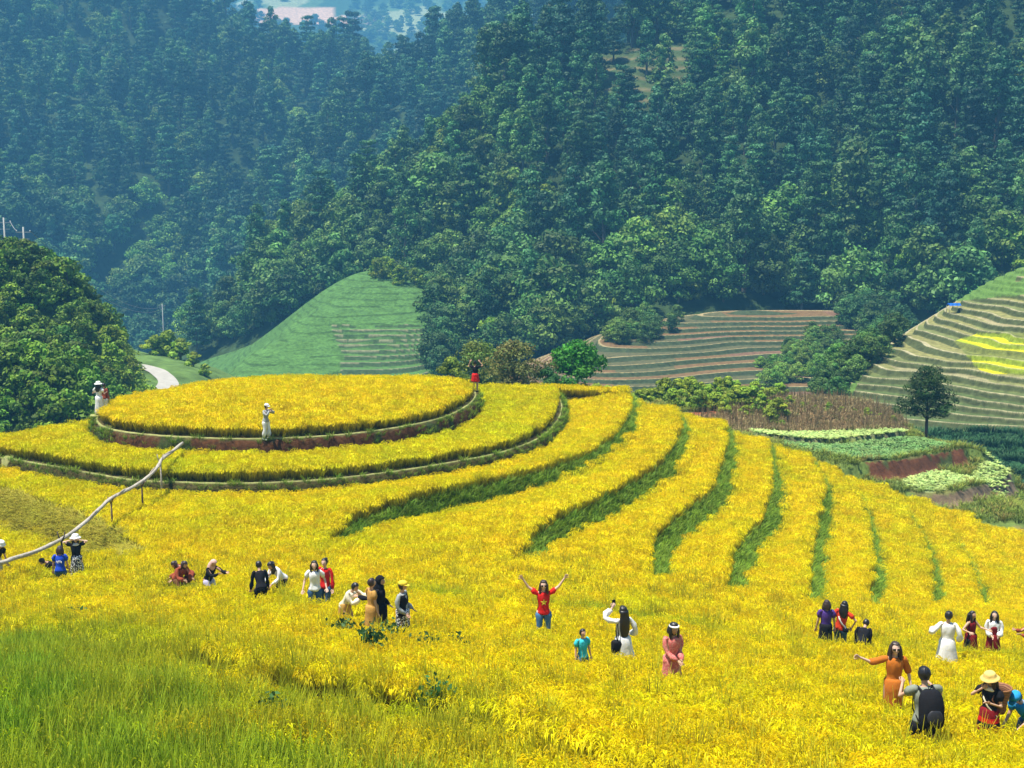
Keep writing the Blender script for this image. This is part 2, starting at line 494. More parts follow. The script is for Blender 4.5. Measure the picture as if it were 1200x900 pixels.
def ribbon(name, line, width, label, mat, lift=0.05, side=0.0, thick=0.06, kind='structure', cat='path'):
    """narrow trodden path laid along the edge of a terrace"""
    line = np.asarray(line)
    # resample at even spacing
    seg = np.hypot(*(line[1:] - line[:-1]).T); cum = np.concatenate([[0], np.cumsum(seg)])
    s = np.arange(0, cum[-1], 0.15)
    lx = np.interp(s, cum, line[:, 0]); ly = np.interp(s, cum, line[:, 1])
    tx = np.gradient(lx); ty = np.gradient(ly); L = np.hypot(tx, ty); nx, ny = -ty / L, tx / L
    rng = np.random.default_rng(len(line))
    wv = width * (1 + 0.22 * vnoise(s, s * 0, 0.5, 2, 4))
    offs = [-0.5, -0.42, 0.0, 0.42, 0.5]
    V = []
    zc = fg_height(lx + nx * side, ly + ny * side)
    for k, o_ in enumerate(offs):
        X = lx + nx * (side + o_ * wv); Y = ly + ny * (side + o_ * wv)
        up = lift if 0 < k < 4 else lift - thick
        V.append(np.stack([X, Y, zc + up + 0.015 * vnoise(X, Y, 0.3, 2, k)], -1))
    V = np.array(V)
    n = V.shape[1]
    idx = np.arange(5 * n).reshape(5, n)
    q = np.stack([idx[:-1, :-1].ravel(), idx[:-1, 1:].ravel(), idx[1:, 1:].ravel(), idx[1:, :-1].ravel()], -1)
    col = np.tile((0.30, 0.30, 0.11), (5 * n, 1)) * (1 + 0.45 * vnoise(V.reshape(-1, 3)[:, 0], V.reshape(-1, 3)[:, 1], 0.8, 3, 2))[:, None]
    o = mesh_np(name, V.reshape(-1, 3), q[:, ::-1], col, mat, True)
    if cat: tag(o, label, cat, kind=kind)
    return o
mat_path = soil_mat('trodden path', 6.0, 0.25, 0.2)
ribbon('path', L1[:-2], 0.085, 'pale trodden path along the rim of the top field', mat_path, lift=0.06, side=0.14)
ribbon('path', L2[4:-2], 0.085, 'pale trodden path along the rim of the second field', mat_path, lift=0.05, side=0.12)
ribbon('path', smooth_line([tuple(at_D(px, py, 11.3)[:2]) for px, py in [(112, 490), (113, 484), (120, 480)]], 6), 0.5, 'pale footpath at the left end of the top field', mat_path, lift=0.09)
ribbon('path', smooth_line([tuple(at_D(px, py, 12.05)[:2]) for px, py in [(4, 539), (8, 533), (20, 526), (32, 517)]], 6), 0.4, 'pale footpath climbing at the far left edge', mat_path, lift=0.09)
ribbon('path', smooth_line([hit_base(*p) for p in [(20, 592), (45, 602), (80, 618), (112, 638), (136, 662)]], 6), 0.22, 'pale narrow path below the leaning grass at the left', mat_path, lift=0.12)
# ------------------------------------------------------------------ rice
def strips(n, rng, r0, h, hj, lean, leanj, width, segs, droop, cbase, ctip, bend=1.0, z0=0.0, cpow=1.0):
    """n curved leaf strips: returns V, Q, C"""
    a0 = rng.uniform(0, 2 * pi, n); rr = r0 * np.sqrt(rng.uniform(0, 1, n))
    bx, by = rr * np.cos(a0), rr * np.sin(a0)
    az = a0 + rng.normal(0, 0.9, n)
    H = h * (1 + hj * rng.uniform(-1, 1, n)); Ln = lean * (1 + leanj * rng.uniform(-1, 1, n))
    tw = az + pi / 2 + rng.normal(0, 0.5, n)
    V = []; C = []
    for k in range(segs + 1):
        t = k / segs
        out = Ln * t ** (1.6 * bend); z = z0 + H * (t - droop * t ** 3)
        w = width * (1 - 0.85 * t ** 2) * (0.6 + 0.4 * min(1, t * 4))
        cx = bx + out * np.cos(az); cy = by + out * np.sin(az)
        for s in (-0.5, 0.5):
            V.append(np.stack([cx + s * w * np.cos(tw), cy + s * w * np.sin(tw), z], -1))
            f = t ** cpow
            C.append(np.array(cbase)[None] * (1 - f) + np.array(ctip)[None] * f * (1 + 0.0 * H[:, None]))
    V = np.array(V); C = np.array([np.broadcast_to(c, (n, 3)) for c in C])
    cj = (1 + rng.uniform(-0.25, 0.25, n))[None, :, None]
    C = C * cj
    idx = np.arange(2 * (segs + 1) * n).reshape(segs + 1, 2, n)
    q = []
    for k in range(segs):
        q.append(np.stack([idx[k, 0], idx[k, 1], idx[k + 1, 1], idx[k + 1, 0]], -1))
    return V.reshape(-1, 3), np.concatenate(q), C.reshape(-1, 3)

def merge_parts(parts):
    V = []; Q = []; C = []; o = 0
    for v, q, c in parts:
        V.append(v); Q.append(q + o); C.append(c); o += len(v)
    return np.concatenate(V), np.concatenate(Q), np.concatenate(C)

def panicles(n, rng, r0, h, length, width, col):
    """drooping ears of grain: two crossed strips each with a knobbly outline"""
    a0 = rng.uniform(0, 2 * pi, n); rr = r0 * np.sqrt(rng.uniform(0, 1, n))
    bx, by = rr * np.cos(a0), rr * np.sin(a0)
    az = a0 + rng.normal(0, 0.8, n); H = h * (1 + 0.13 * rng.uniform(-1, 1, n))
    out = []
    for cross in (0, 1):
        V = []; C = []
        S = 4
        for k in range(S + 1):
            t = k / S
            o_ = length * (0.15 + 0.75 * t); z = H + length * (0.35 * t - 0.95 * t ** 2.2)
            w = width * [0.35, 0.9, 1.0, 0.8, 0.2][k]
            cx = bx + o_ * np.cos(az); cy = by + o_ * np.sin(az)
            for s in (-0.5, 0.5):
                if cross: V.append(np.stack([cx, cy, z + s * w], -1))
                else: V.append(np.stack([cx - s * w * np.sin(az), cy + s * w * np.cos(az), z], -1))
                C.append(np.tile(np.array(col) * (0.85 + 0.25 * t), (n, 1)))
        V = np.array(V); C = np.array(C) * (1 + rng.uniform(-0.22, 0.22, n))[None, :, None]
        idx = np.arange(2 * (S + 1) * n).reshape(S + 1, 2, n)
        q = np.concatenate([np.stack([idx[k, 0], idx[k, 1], idx[k + 1, 1], idx[k + 1, 0]], -1) for k in range(S)])
        out.append((V.reshape(-1, 3), q, C.reshape(-1, 3)))
    return merge_parts(out)

YEL = (0.92, 0.755, 0.003)
rice_mat = leaf_mat('ripe rice', 0.30, 0.014, 0.20, True, (0.48, 0.84, 1.2))
rice_src = []
for k in range(8):
    rng = np.random.default_rng(100 + k)
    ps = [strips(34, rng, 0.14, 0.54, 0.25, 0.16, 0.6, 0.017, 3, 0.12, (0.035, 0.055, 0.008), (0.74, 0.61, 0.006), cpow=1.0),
          panicles(48, rng, 0.165, 0.51, 0.12, 0.0175, YEL)]
    V, Q, C = merge_parts(ps)
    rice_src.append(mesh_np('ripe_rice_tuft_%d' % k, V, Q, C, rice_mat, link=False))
for k in range(5):   # leafy green plants of the lower field
    rng = np.random.default_rng(200 + k)
    ps = [strips(40, rng, 0.13, 0.74, 0.28, 0.18, 0.7, 0.019, 4, 0.16, (0.03, 0.06, 0.006), (0.60, 0.54, 0.015), cpow=0.8),
          panicles(4, rng, 0.13, 0.60, 0.11, 0.020, (0.66, 0.52, 0.01))]
    V, Q, C = merge_parts(ps)
    rice_src.append(mesh_np('leafy_rice_tuft_%d' % k, V, Q, C, rice_mat, link=False))

def jitter_points(x0, x1, y0, y1, sp, rng):
    gx, gy = np.meshgrid(np.arange(x0, x1, sp), np.arange(y0, y1, sp))
    gx = gx.ravel() + rng.uniform(-0.5, 0.5, gx.size) * sp * 0.95
    gy = gy.ravel() + rng.uniform(-0.5, 0.5, gy.size) * sp * 0.95
    return gx, gy

def in_view(x, y, z, m=230):
    px, py, dep = project(x, y, z)
    return (dep > 0.5) & (px > -m) & (px < 1200 + m) & (py < 900 + m * 1.3)

from mathutils.bvhtree import BVHTree
def rice_points():
    rng = np.random.default_rng(5)
    out = []
    for (y0, y1, sp) in ((11.5, 30, 0.195), (30, 45, 0.205), (45, 74, 0.225)):
        x, y = jitter_points(-45, 45, y0, y1, sp, rng)
        px, py, dep = project(x, y, -11.0 + 0 * x)
        k = (px > -320) & (px < 1520)
        out.append((x[k], y[k], np.full(k.sum(), sp / 0.235)))
    return [np.concatenate(c) for c in zip(*out)]
rx, ry, rs = rice_points()
rz, M = fg_height(rx, ry, True)
keep = in_view(rx, ry, rz) & (ry < np.interp(rx, YB_X, YB_Y) + 0.3)
keep &= ~(M['bank'] | M['path'] | M['riser1'] | M['riser2'] | M['lipgap'] | M['rough'])
keep &= ~((M['d1'] > 0) & (M['d1'] < 0.42)) & ~((M['d2'] > 0) & (M['d2'] < 0.40))
PEOPLE_CLEAR = []     # filled below: spots trodden free of rice
def clear_spots(x, y):
    k = np.ones(len(x), bool)
    for cx, cy, r in PEOPLE_CLEAR: k &= (x - cx) ** 2 + (y - cy) ** 2 > r * r
    return k
# ------------------------------------------------------------------ valley and mountains behind
def ctrl(lst, lower=0.0):
    out = []
    for c in lst:
        if len(c) == 3:
            p = at_d(*c); out.append((p[0], p[1], p[2] - lower))
        else:
            _, px, d, z = c; out.append(((px - 600) / F_PX * d, d, z))
    return out

def behind(lst, dd, dz):
    """points behind a ridge, lower than it"""
    out = []
    for px, py, d in lst:
        p = at_d(px, py, d)
        out.append(('z', px, d + dd, p[2] - dz))
    return out

mat_hill = soil_mat('hill ground', 0.35, 0.5, 0.8)

CLEARING = [(694, 62), (806, 50), (816, 128), (765, 150), (716, 128)]
def hill(name, pts, lower, pxr, dr, npx, nd, label, amp=0, ns=30, seed=0, col=(0.03, 0.055, 0.015), smooth=1e-3):
    f0 = TPS(ctrl(pts, lower), smooth)
    def fn(x, y): return f0(x, y) + (amp * vnoise(x, y, ns, 3, seed) if amp else 0)
    p = np.linspace(pxr[0], pxr[1], npx); d = np.linspace(dr[0], dr[1], nd)
    PX, DD = np.meshgrid(p, d)
    X = (PX - 600) / F_PX * DD; Y = DD
    Z = fn(X, Y)
    c = np.empty(X.shape + (3,)); c[:] = col
    c = c * (1 + 0.4 * vnoise(X, Y, ns * 0.4, 3, seed + 5))[..., None]
    if seed == 3:
        qx, qy, _ = project(X, Y, Z); m = inside(qx, qy, CLEARING)
        st = np.modf(np.abs(Z) / 2.6)[0]
        c[m] = (0.06, 0.09, 0.03); c[m & (st < 0.25)] = (0.15, 0.13, 0.06); c[m & (st > 0.75)] = (0.05, 0.09, 0.03)
    o = grid_mesh(name, X, Y, Z, c, mat_hill)
    tag(o, label, 'hill', kind='structure')
    return fn

# far ground: one sheet to the horizon
ang = np.linspace(0, 2 * pi, 49)[:-1]
V = [(0, 0, -62)] + [(r * cos(a), r * sin(a) + 100, -62) for r in (60, 160, 400, 1200, 4000) for a in ang]
T3 = [(0, 1 + i, 1 + (i + 1) % 48) for i in range(48)]
Q4 = [(1 + 48 * k + i, 1 + 48 * (k + 1) + i, 1 + 48 * (k + 1) + (i + 1) % 48, 1 + 48 * k + (i + 1) % 48) for k in range(4) for i in range(48)]
vf = mesh_np('valley_floor', np.array(V), [np.array(T3), np.array(Q4)], np.tile((0.05, 0.08, 0.02), (len(V), 1)), mat_hill)
tag(vf, 'flat green valley floor reaching the horizon', 'ground', kind='structure')

ridgeA = [(300, 300, 300), (345, 235, 310), (400, 215, 315), (470, 200, 315), (520, 170, 310), (545, 120, 312), (600, 85, 318), (690, 30, 330), (760, 5, 340), (800, -15, 345), (900, -60, 350), (1050, -80, 350), (1300, -100, 340)]
A_PTS = ridgeA + behind(ridgeA, 45, 22) + [
    (240, 450, 262), (300, 385, 270), (400, 330, 268), (400, 270, 290), (470, 300, 262), (520, 345, 245), (520, 250, 270),
    (600, 300, 245), (600, 200, 270), (600, 130, 295), (800, 350, 225), (800, 200, 262), (800, 100, 292), (800, 20, 325),
    (1000, 370, 220), (1000, 200, 255), (1000, 100, 283), (1000, 0, 312), (1200, 310, 208), (1200, 200, 238), (1200, 100, 262), (1200, 0, 290),
    (1320, 300, 205), (1320, 100, 260), (450, 450, 215), (600, 430, 205), (720, 400, 212), (850, 400, 210), (1000, 430, 200), (1320, 400, 190),
    ('z', 300, 150, -50), ('z', 500, 150, -50), ('z', 800, 150, -48), ('z', 1100, 160, -45), ('z', 1300, 160, -42), ('z', 100, 200, -55)]
fA = hill('mountain', A_PTS, 6.5, (180, 1340), (150, 400), 240, 260, 'steep forested mountain filling the right side', 7.0, 32, 3)
B_PTS = [(660, -40, 555), (600, 25, 549), (545, 50, 542), (495, 85, 536), (445, 120, 524), (400, 150, 506), (360, 205, 488), (310, 280, 463), (260, 380, 427),
         (600, 105, 481), (500, 150, 478), (470, 200, 445), (500, 260, 408), (400, 250, 457), (400, 320, 420), (330, 330, 427), (650, 15, 512), (740, -40, 536), (700, 50, 488),
         ('z', 200, 488, -45), ('z', 300, 536, -35), ('z', 400, 573, -10), ('z', 500, 597, 15), ('z', 640, 610, 35), ('z', 250, 402, -55), ('z', 600, 402, -20)]
fB = hill('mountain', B_PTS, 7, (180, 800), (395, 605), 90, 50, 'hazy forested ridge between the two mountains', 4, 36, 11)
ridgeC = [(-100, -140, 690), (0, -110, 690), (150, -70, 690), (230, -30, 680), (270, 30, 670), (310, 52, 668), (350, 62, 665), (400, 75, 660), (450, 96, 650), (500, 130, 640), (560, 170, 620)]
C_PTS = ridgeC + behind(ridgeC, 60, 40) + [
    (-100, 450, 410), (0, 430, 420), (0, 300, 465), (0, 200, 510), (0, 100, 565), (0, 0, 620), (200, 440, 425), (200, 300, 478), (200, 200, 520), (200, 100, 575), (200, 25, 640),
    (300, 400, 440), (300, 300, 485), (300, 200, 530), (300, 100, 595), (400, 250, 520), (400, 150, 580), (480, 200, 560), (-100, 200, 505), (-100, 0, 610),
    (100, 370, 438), (60, 250, 475), (120, 330, 470), ('z', 0, 360, -58), ('z', 250, 370, -58), ('z', -150, 360, -55), ('z', 400, 420, -45), ('z', 550, 500, -30)]
fC = hill('mountain', C_PTS, 8, (-160, 640), (370, 760), 130, 80, 'hazy blue forested mountain on the left', 13, 60, 21)

# far hillside with fields, seen over the ridge
D_PTS = [(250, 120, 1250), (450, 120, 1250), (700, 120, 1300), (250, 60, 1400), (450, 60, 1400), (700, 60, 1450), (250, 0, 1620), (450, 0, 1620), (760, 10, 1600),
         (250, -80, 1900), (500, -80, 1900), (800, -60, 1900), (900, 60, 1500), (950, -60, 1900), (100, 60, 1450), (100, -60, 1900)]
fDz = TPS(ctrl(D_PTS), 1e-3)
p = np.linspace(60, 980, 160); d = np.linspace(1200, 2100, 120)
PX, DD = np.meshgrid(p, d); X = (PX - 600) / F_PX * DD; Y = DD
fD = lambda x, y: fDz(x, y) + 9 * vnoise(x, y, 160, 3, 61)
Z = fD(X, Y)
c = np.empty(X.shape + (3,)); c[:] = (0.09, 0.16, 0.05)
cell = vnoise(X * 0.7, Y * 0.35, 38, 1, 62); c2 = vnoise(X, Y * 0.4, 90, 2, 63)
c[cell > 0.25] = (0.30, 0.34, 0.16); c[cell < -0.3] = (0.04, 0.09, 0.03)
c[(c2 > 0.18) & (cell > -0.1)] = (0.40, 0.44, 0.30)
PYg = project(X, Y, Z)
orange = (np.abs(PX - 352) < 45) & (np.abs(PYg[1] - 18) < 9) & (cell < 0.6) | (np.abs(PX - 400) < 50) & (np.abs(PYg[1] - 24) < 5)
c[orange] = (0.62, 0.40, 0.26)
pale = (np.abs(PX - 765) < 40) & (np.abs(PYg[1] - 7) < 5)
c[pale] = (0.60, 0.60, 0.52)
far = grid_mesh('hillside', X, Y, Z, c, mat_hill)
tag(far, 'far pale hillside patched with fields', 'hill', kind='structure')

# near bushy hill at the left edge
ridgeJ = [(-140, 270, 165), (-60, 285, 165), (0, 296, 163), (50, 312, 160), (90, 338, 158), (125, 372, 155), (150, 415, 150), (166, 460, 143), (180, 500, 135)]
J_PTS = ridgeJ + [('z', px + 45, d + 16, at_d(px, py, d)[2] - 14) for px, py, d in ridgeJ] + [(-120, 520, 105), (0, 515, 105), (100, 500, 108), (0, 400, 130), (100, 430, 125), (-120, 400, 130), (60, 380, 140), (130, 470, 122), (160, 495, 118),
         ('z', 60, 88, -36), ('z', -120, 88, -34), ('z', 200, 100, -37), ('z', 260, 120, -42), ('z', 300, 150, -46)]
fJ = hill('hill', J_PTS, 2.2, (-220, 300), (84, 195), 80, 60, 'near bushy green hill at the left edge', 1.2, 14, 31, (0.05, 0.09, 0.02))

# terraced slopes
def terrace_hill(name, pts, pxr, dr, npx, nd, step, label, colfn, wob=0.25, seed=0, lip=0.22, terr=None, warp=12):
    f0 = TPS(ctrl(pts), 1e-4)
    def parts(x, y):
        h = f0(x, y)
        t = h / step + wob * vnoise(x, y, warp, 2, seed)
        k = np.floor(t); f = t - k
        st = sstep(0.68, 0.93, f)
        z = (k + st + 0.10 * (f - 0.5)) * step - (t * step - h)
        if terr is not None:
            w = terr(x, y)
            z = z * w + h * (1 - w)
        return z, k, f
    p = np.linspace(pxr[0], pxr[1], npx); d = np.linspace(dr[0], dr[1], nd)
    PX, DD = np.meshgrid(p, d); X = (PX - 600) / F_PX * DD; Y = DD
    Z, K, Fr = parts(X, Y)
    c = colfn(X, Y, Z, K, Fr)
    o = grid_mesh(name, X, Y, Z, c, mat_terr)
    tag(o, label, 'terraces', kind='structure')
    return lambda x, y: parts(x, y)[0]
mat_terr = soil_mat('terraced soil', 1.6, 0.55, 0.5)

def rnd(k, s): return np.abs(np.modf(np.sin(k * 12.9898 + s * 78.233) * 43758.5453)[0])

def colG(X, Y, Z, K, Fr):
    px, py, _ = project(X, Y, Z)
    c = np.empty(X.shape + (3,))
    r = rnd(K, 1)
    seg = rnd(K * 7 + np.floor((X + 3 * r) / (4 + 5 * r)), 2)     # plots along each terrace
    a = np.array((0.23, 0.22, 0.075)); b = np.array((0.16, 0.18, 0.06)); s = np.array((0.30, 0.26, 0.13))
    c[:] = a; c[seg < 0.4] = b; c[seg > 0.8] = s
    low = sstep(440, 470, py + 0.12 * (1200 - px))
    c = c * (1 - low[..., None]) + np.array((0.085, 0.12, 0.035)) * low[..., None]
    riser = (Fr > 0.68) & (Fr < 0.93)
    c[riser] = (0.07, 0.085, 0.03)
    edge = (Fr >= 0.91) | (Fr < 0.08 + 0.05 * vnoise(X, Y, 3, 2, 77))
    c[edge] = (0.38, 0.34, 0.19)
    yel = (px > 1118 + 0.9 * (py - 400)) & (py > 392 - 0.02 * (px - 1100)) & (py < 436 + 0.03 * (px - 1100)) & (np.abs(py - 412) < 10 + 0.3 * (px - 1110))
    c[yel & ~riser & ~edge] = (0.60, 0.54, 0.01); c[yel & riser] = (0.20, 0.26, 0.02); c[yel & (np.mod(K, 3) == 0)] = (0.15, 0.17, 0.04); c[yel & (np.mod(K, 3) == 1) & (seg < 0.45)] = (0.34, 0.40, 0.02)
    yel2 = (seg > 0.62) & (seg < 0.70) & (px > 1060) & (py < 400)
    c[yel2 & ~riser & ~edge] = (0.50, 0.50, 0.06)
    red = (seg > 0.93) & (py < 400); c[red & ~edge] = (0.10, 0.065, 0.06)
    grass = (py < 352 - 0.10 * (px - 1130)) | (px < 1010 - 0.5 * (py - 440))
    c[grass & (vnoise(X, Y, 5, 2, 8) > -0.35)] = (0.11, 0.20, 0.04)
    dark = py > 505 + 0.0 * px
    c[dark] = (0.03, 0.09, 0.03)
    return c
G_PTS = [(950, 465, 142), (1000, 425, 150), (1050, 398, 154), (1110, 362, 162), (1150, 335, 170), (1200, 318, 176), (1300, 300, 185),
         (1200, 440, 130), (1200, 400, 137), (1200, 360, 150), (1200, 505, 121), (1090, 498, 125), (1030, 482, 131), (1120, 430, 137), (1100, 400, 148), (1300, 500, 116), (1300, 420, 128),
         (1200, 560, 112), (1080, 530, 116), (1300, 560, 108), (1200, 620, 104), (1000, 520, 122), (940, 500, 134),
         ('z', 960, 165, -30), ('z', 1050, 180, -27), ('z', 1110, 190, -24), ('z', 1200, 205, -22), ('z', 1320, 210, -20), ('z', 900, 150, -35)]
fG = terrace_hill('terraced_slope', G_PTS, (920, 1290), (102, 196), 420, 800, 0.60, 'pale terraced slope at the right edge with a bright yellow patch', colG, 0.6, 71, warp=7)

def colF(X, Y, Z, K, Fr):
    c = np.empty(X.shape + (3,))
    r = rnd(K * 5 + np.floor(X / 9 + rnd(K, 3) * 4), 4)
    c[:] = (0.17, 0.105, 0.045); c[r > 0.6] = (0.10, 0.10, 0.045); c[r > 0.85] = (0.17, 0.10, 0.06)
    riser = (Fr > 0.68) & (Fr < 0.93); c[riser] = (0.05, 0.07, 0.03)
    edge = (Fr >= 0.92) | (Fr < 0.06); c[edge] = (0.34, 0.27, 0.13)
    return c
F_PTS = [(660, 470, 172), (720, 446, 178), (720, 415, 192), (740, 395, 203), (790, 378, 212), (860, 364, 222), (1000, 366, 222), (1000, 400, 205), (990, 445, 182), (860, 400, 203), (860, 440, 184), (660, 420, 190),
         (600, 445, 190), (1080, 380, 215), (1080, 450, 180), ('z', 600, 215, -33), ('z', 720, 225, -28), ('z', 800, 240, -30), ('z', 860, 250, -32), ('z', 1050, 250, -32), (860, 520, 155), (660, 530, 150), (1050, 520, 155)]
fF = terrace_hill('terraced_slope', F_PTS, (580, 1090), (148, 235), 300, 560, 0.52, 'brown terraced fields at the foot of the mountain', colF, 0.2, 81)

def colE(X, Y, Z, K, Fr):
    px, py, _ = project(X, Y, Z)
    c = np.empty(X.shape + (3,)); c[:] = (0.075, 0.165, 0.038)
    n = vnoise(X, Y, 2.2, 3, 3)
    c = c * (1 + 0.30 * n)[..., None]
    q = 9 * vnoise(X, Y, 6, 2, 17)
    faint = (np.abs(np.modf(np.abs(Z) / 0.9 + 0.5 * vnoise(X, Y, 12, 2, 19))[0] - 0.5) < 0.10) & (vnoise(X, Y, 4, 2, 29) > -0.3)
    c[faint] = c[faint] * 0.62
    tz = (px > 392 + 0.15 * (py - 380) + q) & (px < 503 + q) & (py > 381 + 0.4 * q)
    edge = ((Fr >= 0.92) | (Fr < 0.08)) & tz; c[edge] = (0.20, 0.20, 0.11)
    riser = (Fr > 0.68) & (Fr < 0.93) & tz; c[riser] = (0.045, 0.08, 0.03)
    return c
def terrE(x, y):
    z0 = fE0(x, y); px, py, _ = project(x, y, z0)
    return sstep(375, 400, px) * sstep(372, 388, py) * sstep(512, 500, px)
E_PTS = [(255, 446, 200), (300, 412, 213), (350, 375, 228), (400, 338, 245), (430, 318, 256), (470, 326, 253), (515, 342, 246), (530, 400, 222), (525, 450, 200), (400, 450, 196), (400, 400, 217), (450, 360, 235), (460, 420, 210), (330, 430, 205),
         (400, 520, 172), (255, 520, 175), (530, 520, 172), ('z', 300, 235, -34), ('z', 250, 220, -38), ('z', 400, 275, -30), ('z', 460, 285, -28), ('z', 560, 265, -34), ('z', 580, 220, -38), ('z', 200, 200, -40)]
fE0 = TPS(ctrl(E_PTS), 1e-4)
fE = terrace_hill('terraced_slope', E_PTS, (200, 590), (165, 290), 260, 300, 0.62, 'smooth pale green field slope below the forest, terraced at its lower right', colE, 0.15, 91, terr=terrE)

# knoll between the rice and the valley: maize, cabbages and lettuce
H_PTS = [(560, 490, 104), (640, 486, 104), (700, 476, 106), (800, 464, 108), (880, 468, 106), (950, 474, 110), (1040, 482, 112), (860, 500, 92), (950, 500, 100), (950, 520, 90), (1050, 505, 101), (1050, 522, 92), (1085, 517, 97), (1110, 530, 93),
         (1060, 575, 79), (1130, 556, 86), (1180, 560, 86), (900, 540, 80), (1200, 600, 79), (1260, 625, 76), (760, 520, 80), (640, 500, 82), (560, 515, 82), (450, 510, 86), (450, 495, 100), (1000, 590, 76), (1100, 600, 76),
         ('z', 560, 130, -24), ('z', 700, 132, -26), ('z', 850, 130, -26), ('z', 1000, 130, -27), ('z', 1150, 112, -29), ('z', 1230, 100, -29), ('z', 1300, 90, -29), ('z', 380, 100, -24), ('z', 450, 125, -28), ('z', 1320, 80, -28),
         ('z', 1100, 124, -29), ('z', 330, 85, -24)]
fH0 = TPS(ctrl(H_PTS), 2e-4)
# photo outlines of the plots, laid on the knoll
def hitH(px, py): 
    r = ray(px, py); ts = np.linspace(60, 135, 1200); z = fH0(r[0] * ts, r[1] * ts)
    b = np.nonzero(r[2] * ts < z)[0]; t = ts[b[0]] if len(b) else ts[-1]
    return (r[0] * t, r[1] * t)
PLOTS = {
    'maize': [(800, 494), (850, 484), (870, 470), (960, 466), (1045, 484), (1062, 500), (1050, 512), (960, 514), (870, 512), (830, 505)],
    'lettuce_top': [(885, 513), (960, 514), (1050, 512), (1055, 517), (1000, 524), (900, 520)],
    'cabbage': [(905, 522), (1000, 526), (1078, 517), (1100, 530), (1115, 541), (1080, 548), (1030, 560), (990, 553)],
    'lettuce': [(1055, 572), (1100, 558), (1150, 550), (1180, 553), (1182, 566), (1150, 576), (1100, 586), (1070, 582)],
}
PLOTS = {k: smooth_line([hitH(*q) for q in v], 4, True) for k, v in PLOTS.items()}
CUT = smooth_line([hitH(*q) for q in [(1016, 566), (1060, 560), (1100, 552), (1130, 547)]], 4)
CUT2 = smooth_line([hitH(*q) for q in [(1065, 590), (1120, 588), (1165, 578), (1184, 566)]], 4)
def h_height(x, y, masks=False):
    x = np.asarray(x, float); y = np.asarray(y, float)
    z = fH0(x, y)
    s, d, t = polyline_dist(x, y, CUT)
    z = z + 1.0 * sstep(-0.5, 0.3, s) * np.exp(-np.maximum(s, 0) / 6) * sstep(12, 4, d)
    s2, d2, t2 = polyline_dist(x, y, CUT2)
    z = z + 0.6 * sstep(-0.5, 0.2, s2) * np.exp(-np.maximum(s2, 0) / 5) * sstep(9, 3, d2)
    inl = inside(x, y, PLOTS['lettuce_top']) * 0.45
    z = z + inl
    if masks: return z, (s > -0.7) & (s < 0.25) & (t > 0) & (t < 1), (s2 > -0.7) & (s2 < 0.1) & (t2 > 0) & (t2 < 1)
    return z
hx = np.concatenate([np.arange(-26, 4, 0.8), np.arange(4, 48, 0.22), np.arange(48, 66, 0.8)])
hy = np.concatenate([np.arange(72, 112, 0.25), np.arange(112, 138, 0.8)])
HX, HY = np.meshgrid(hx, hy)
HZ, c1, c2 = h_height(HX, HY, True)
hc = np.empty(HX.shape + (3,)); hc[:] = (0.12, 0.17, 0.035)
hc[vnoise(HX, HY, 3, 2, 9) > 0.2] = (0.17, 0.17, 0.05)
hc[inside(HX, HY, PLOTS['maize'])] = (0.20, 0.13, 0.055)
hc[inside(HX, HY, PLOTS['cabbage'])] = (0.05, 0.045, 0.025)
hc[inside(HX, HY, PLOTS['lettuce_top'])] = (0.16, 0.17, 0.07)
hc[inside(HX, HY, PLOTS['lettuce'])] = (0.20, 0.24, 0.09)
redp = inside(HX, HY, smooth_line([hitH(*q) for q in [(790, 484), (850, 480), (866, 490), (850, 503), (810, 500)]], 4, True))
hc[redp] = (0.30, 0.10, 0.04)
hc[c1] = (0.13, 0.050, 0.022); hc[c1 & (vnoise(HX, HY, 1.4, 3, 6) > 0.15)] = (0.07, 0.09, 0.025); hc[c2] = (0.17, 0.12, 0.07)
knoll = grid_mesh('terrain', HX, HY, HZ, hc, soil_mat('knoll soil', 1.5, 0.4, 0.4))
tag(knoll, 'low knoll of vegetable plots beyond the yellow rice', 'ground', kind='structure')
# ------------------------------------------------------------------ trees
def leaf_quads(cent, nrm, size, rng, col, jit=0.5, aspect=0.6):
    """one leaf-like quad per centre, facing roughly along nrm"""
    n = len(cent)
    d = nrm + rng.normal(0, jit, (n, 3)); d /= np.linalg.norm(d, axis=1)[:, None] + 1e-9
    a = np.cross(d, rng.normal(0, 1, (n, 3))); a /= np.linalg.norm(a, axis=1)[:, None] + 1e-9
    b = np.cross(d, a)
    s = (size * rng.uniform(0.6, 1.3, n))[:, None]
    V = np.stack([cent - a * s, cent - b * s * aspect, cent + a * s, cent + b * s * aspect], 1).reshape(-1, 3)
    Q = np.arange(4 * n).reshape(n, 4)
    C = np.repeat(col, 4, 0)
    return V, Q, C

def tube(pts, radii, k=6):
    """tapered tube through points"""
    pts = np.asarray(pts, float); n = len(pts)
    V = []
    for i in range(n):
        t = pts[min(i + 1, n - 1)] - pts[max(i - 1, 0)]; t /= np.linalg.norm(t) + 1e-9
        a = np.cross(t, (0.31, 0.95, 0.05)); a /= np.linalg.norm(a) + 1e-9; b = np.cross(t, a)
        for j in range(k):
            th = 2 * pi * j / k
            V.append(pts[i] + radii[i] * (cos(th) * a + sin(th) * b))
    Q = [(i * k + j, i * k + (j + 1) % k, (i + 1) * k + (j + 1) % k, (i + 1) * k + j) for i in range(n - 1) for j in range(k)]
    return np.array(V), np.array(Q)

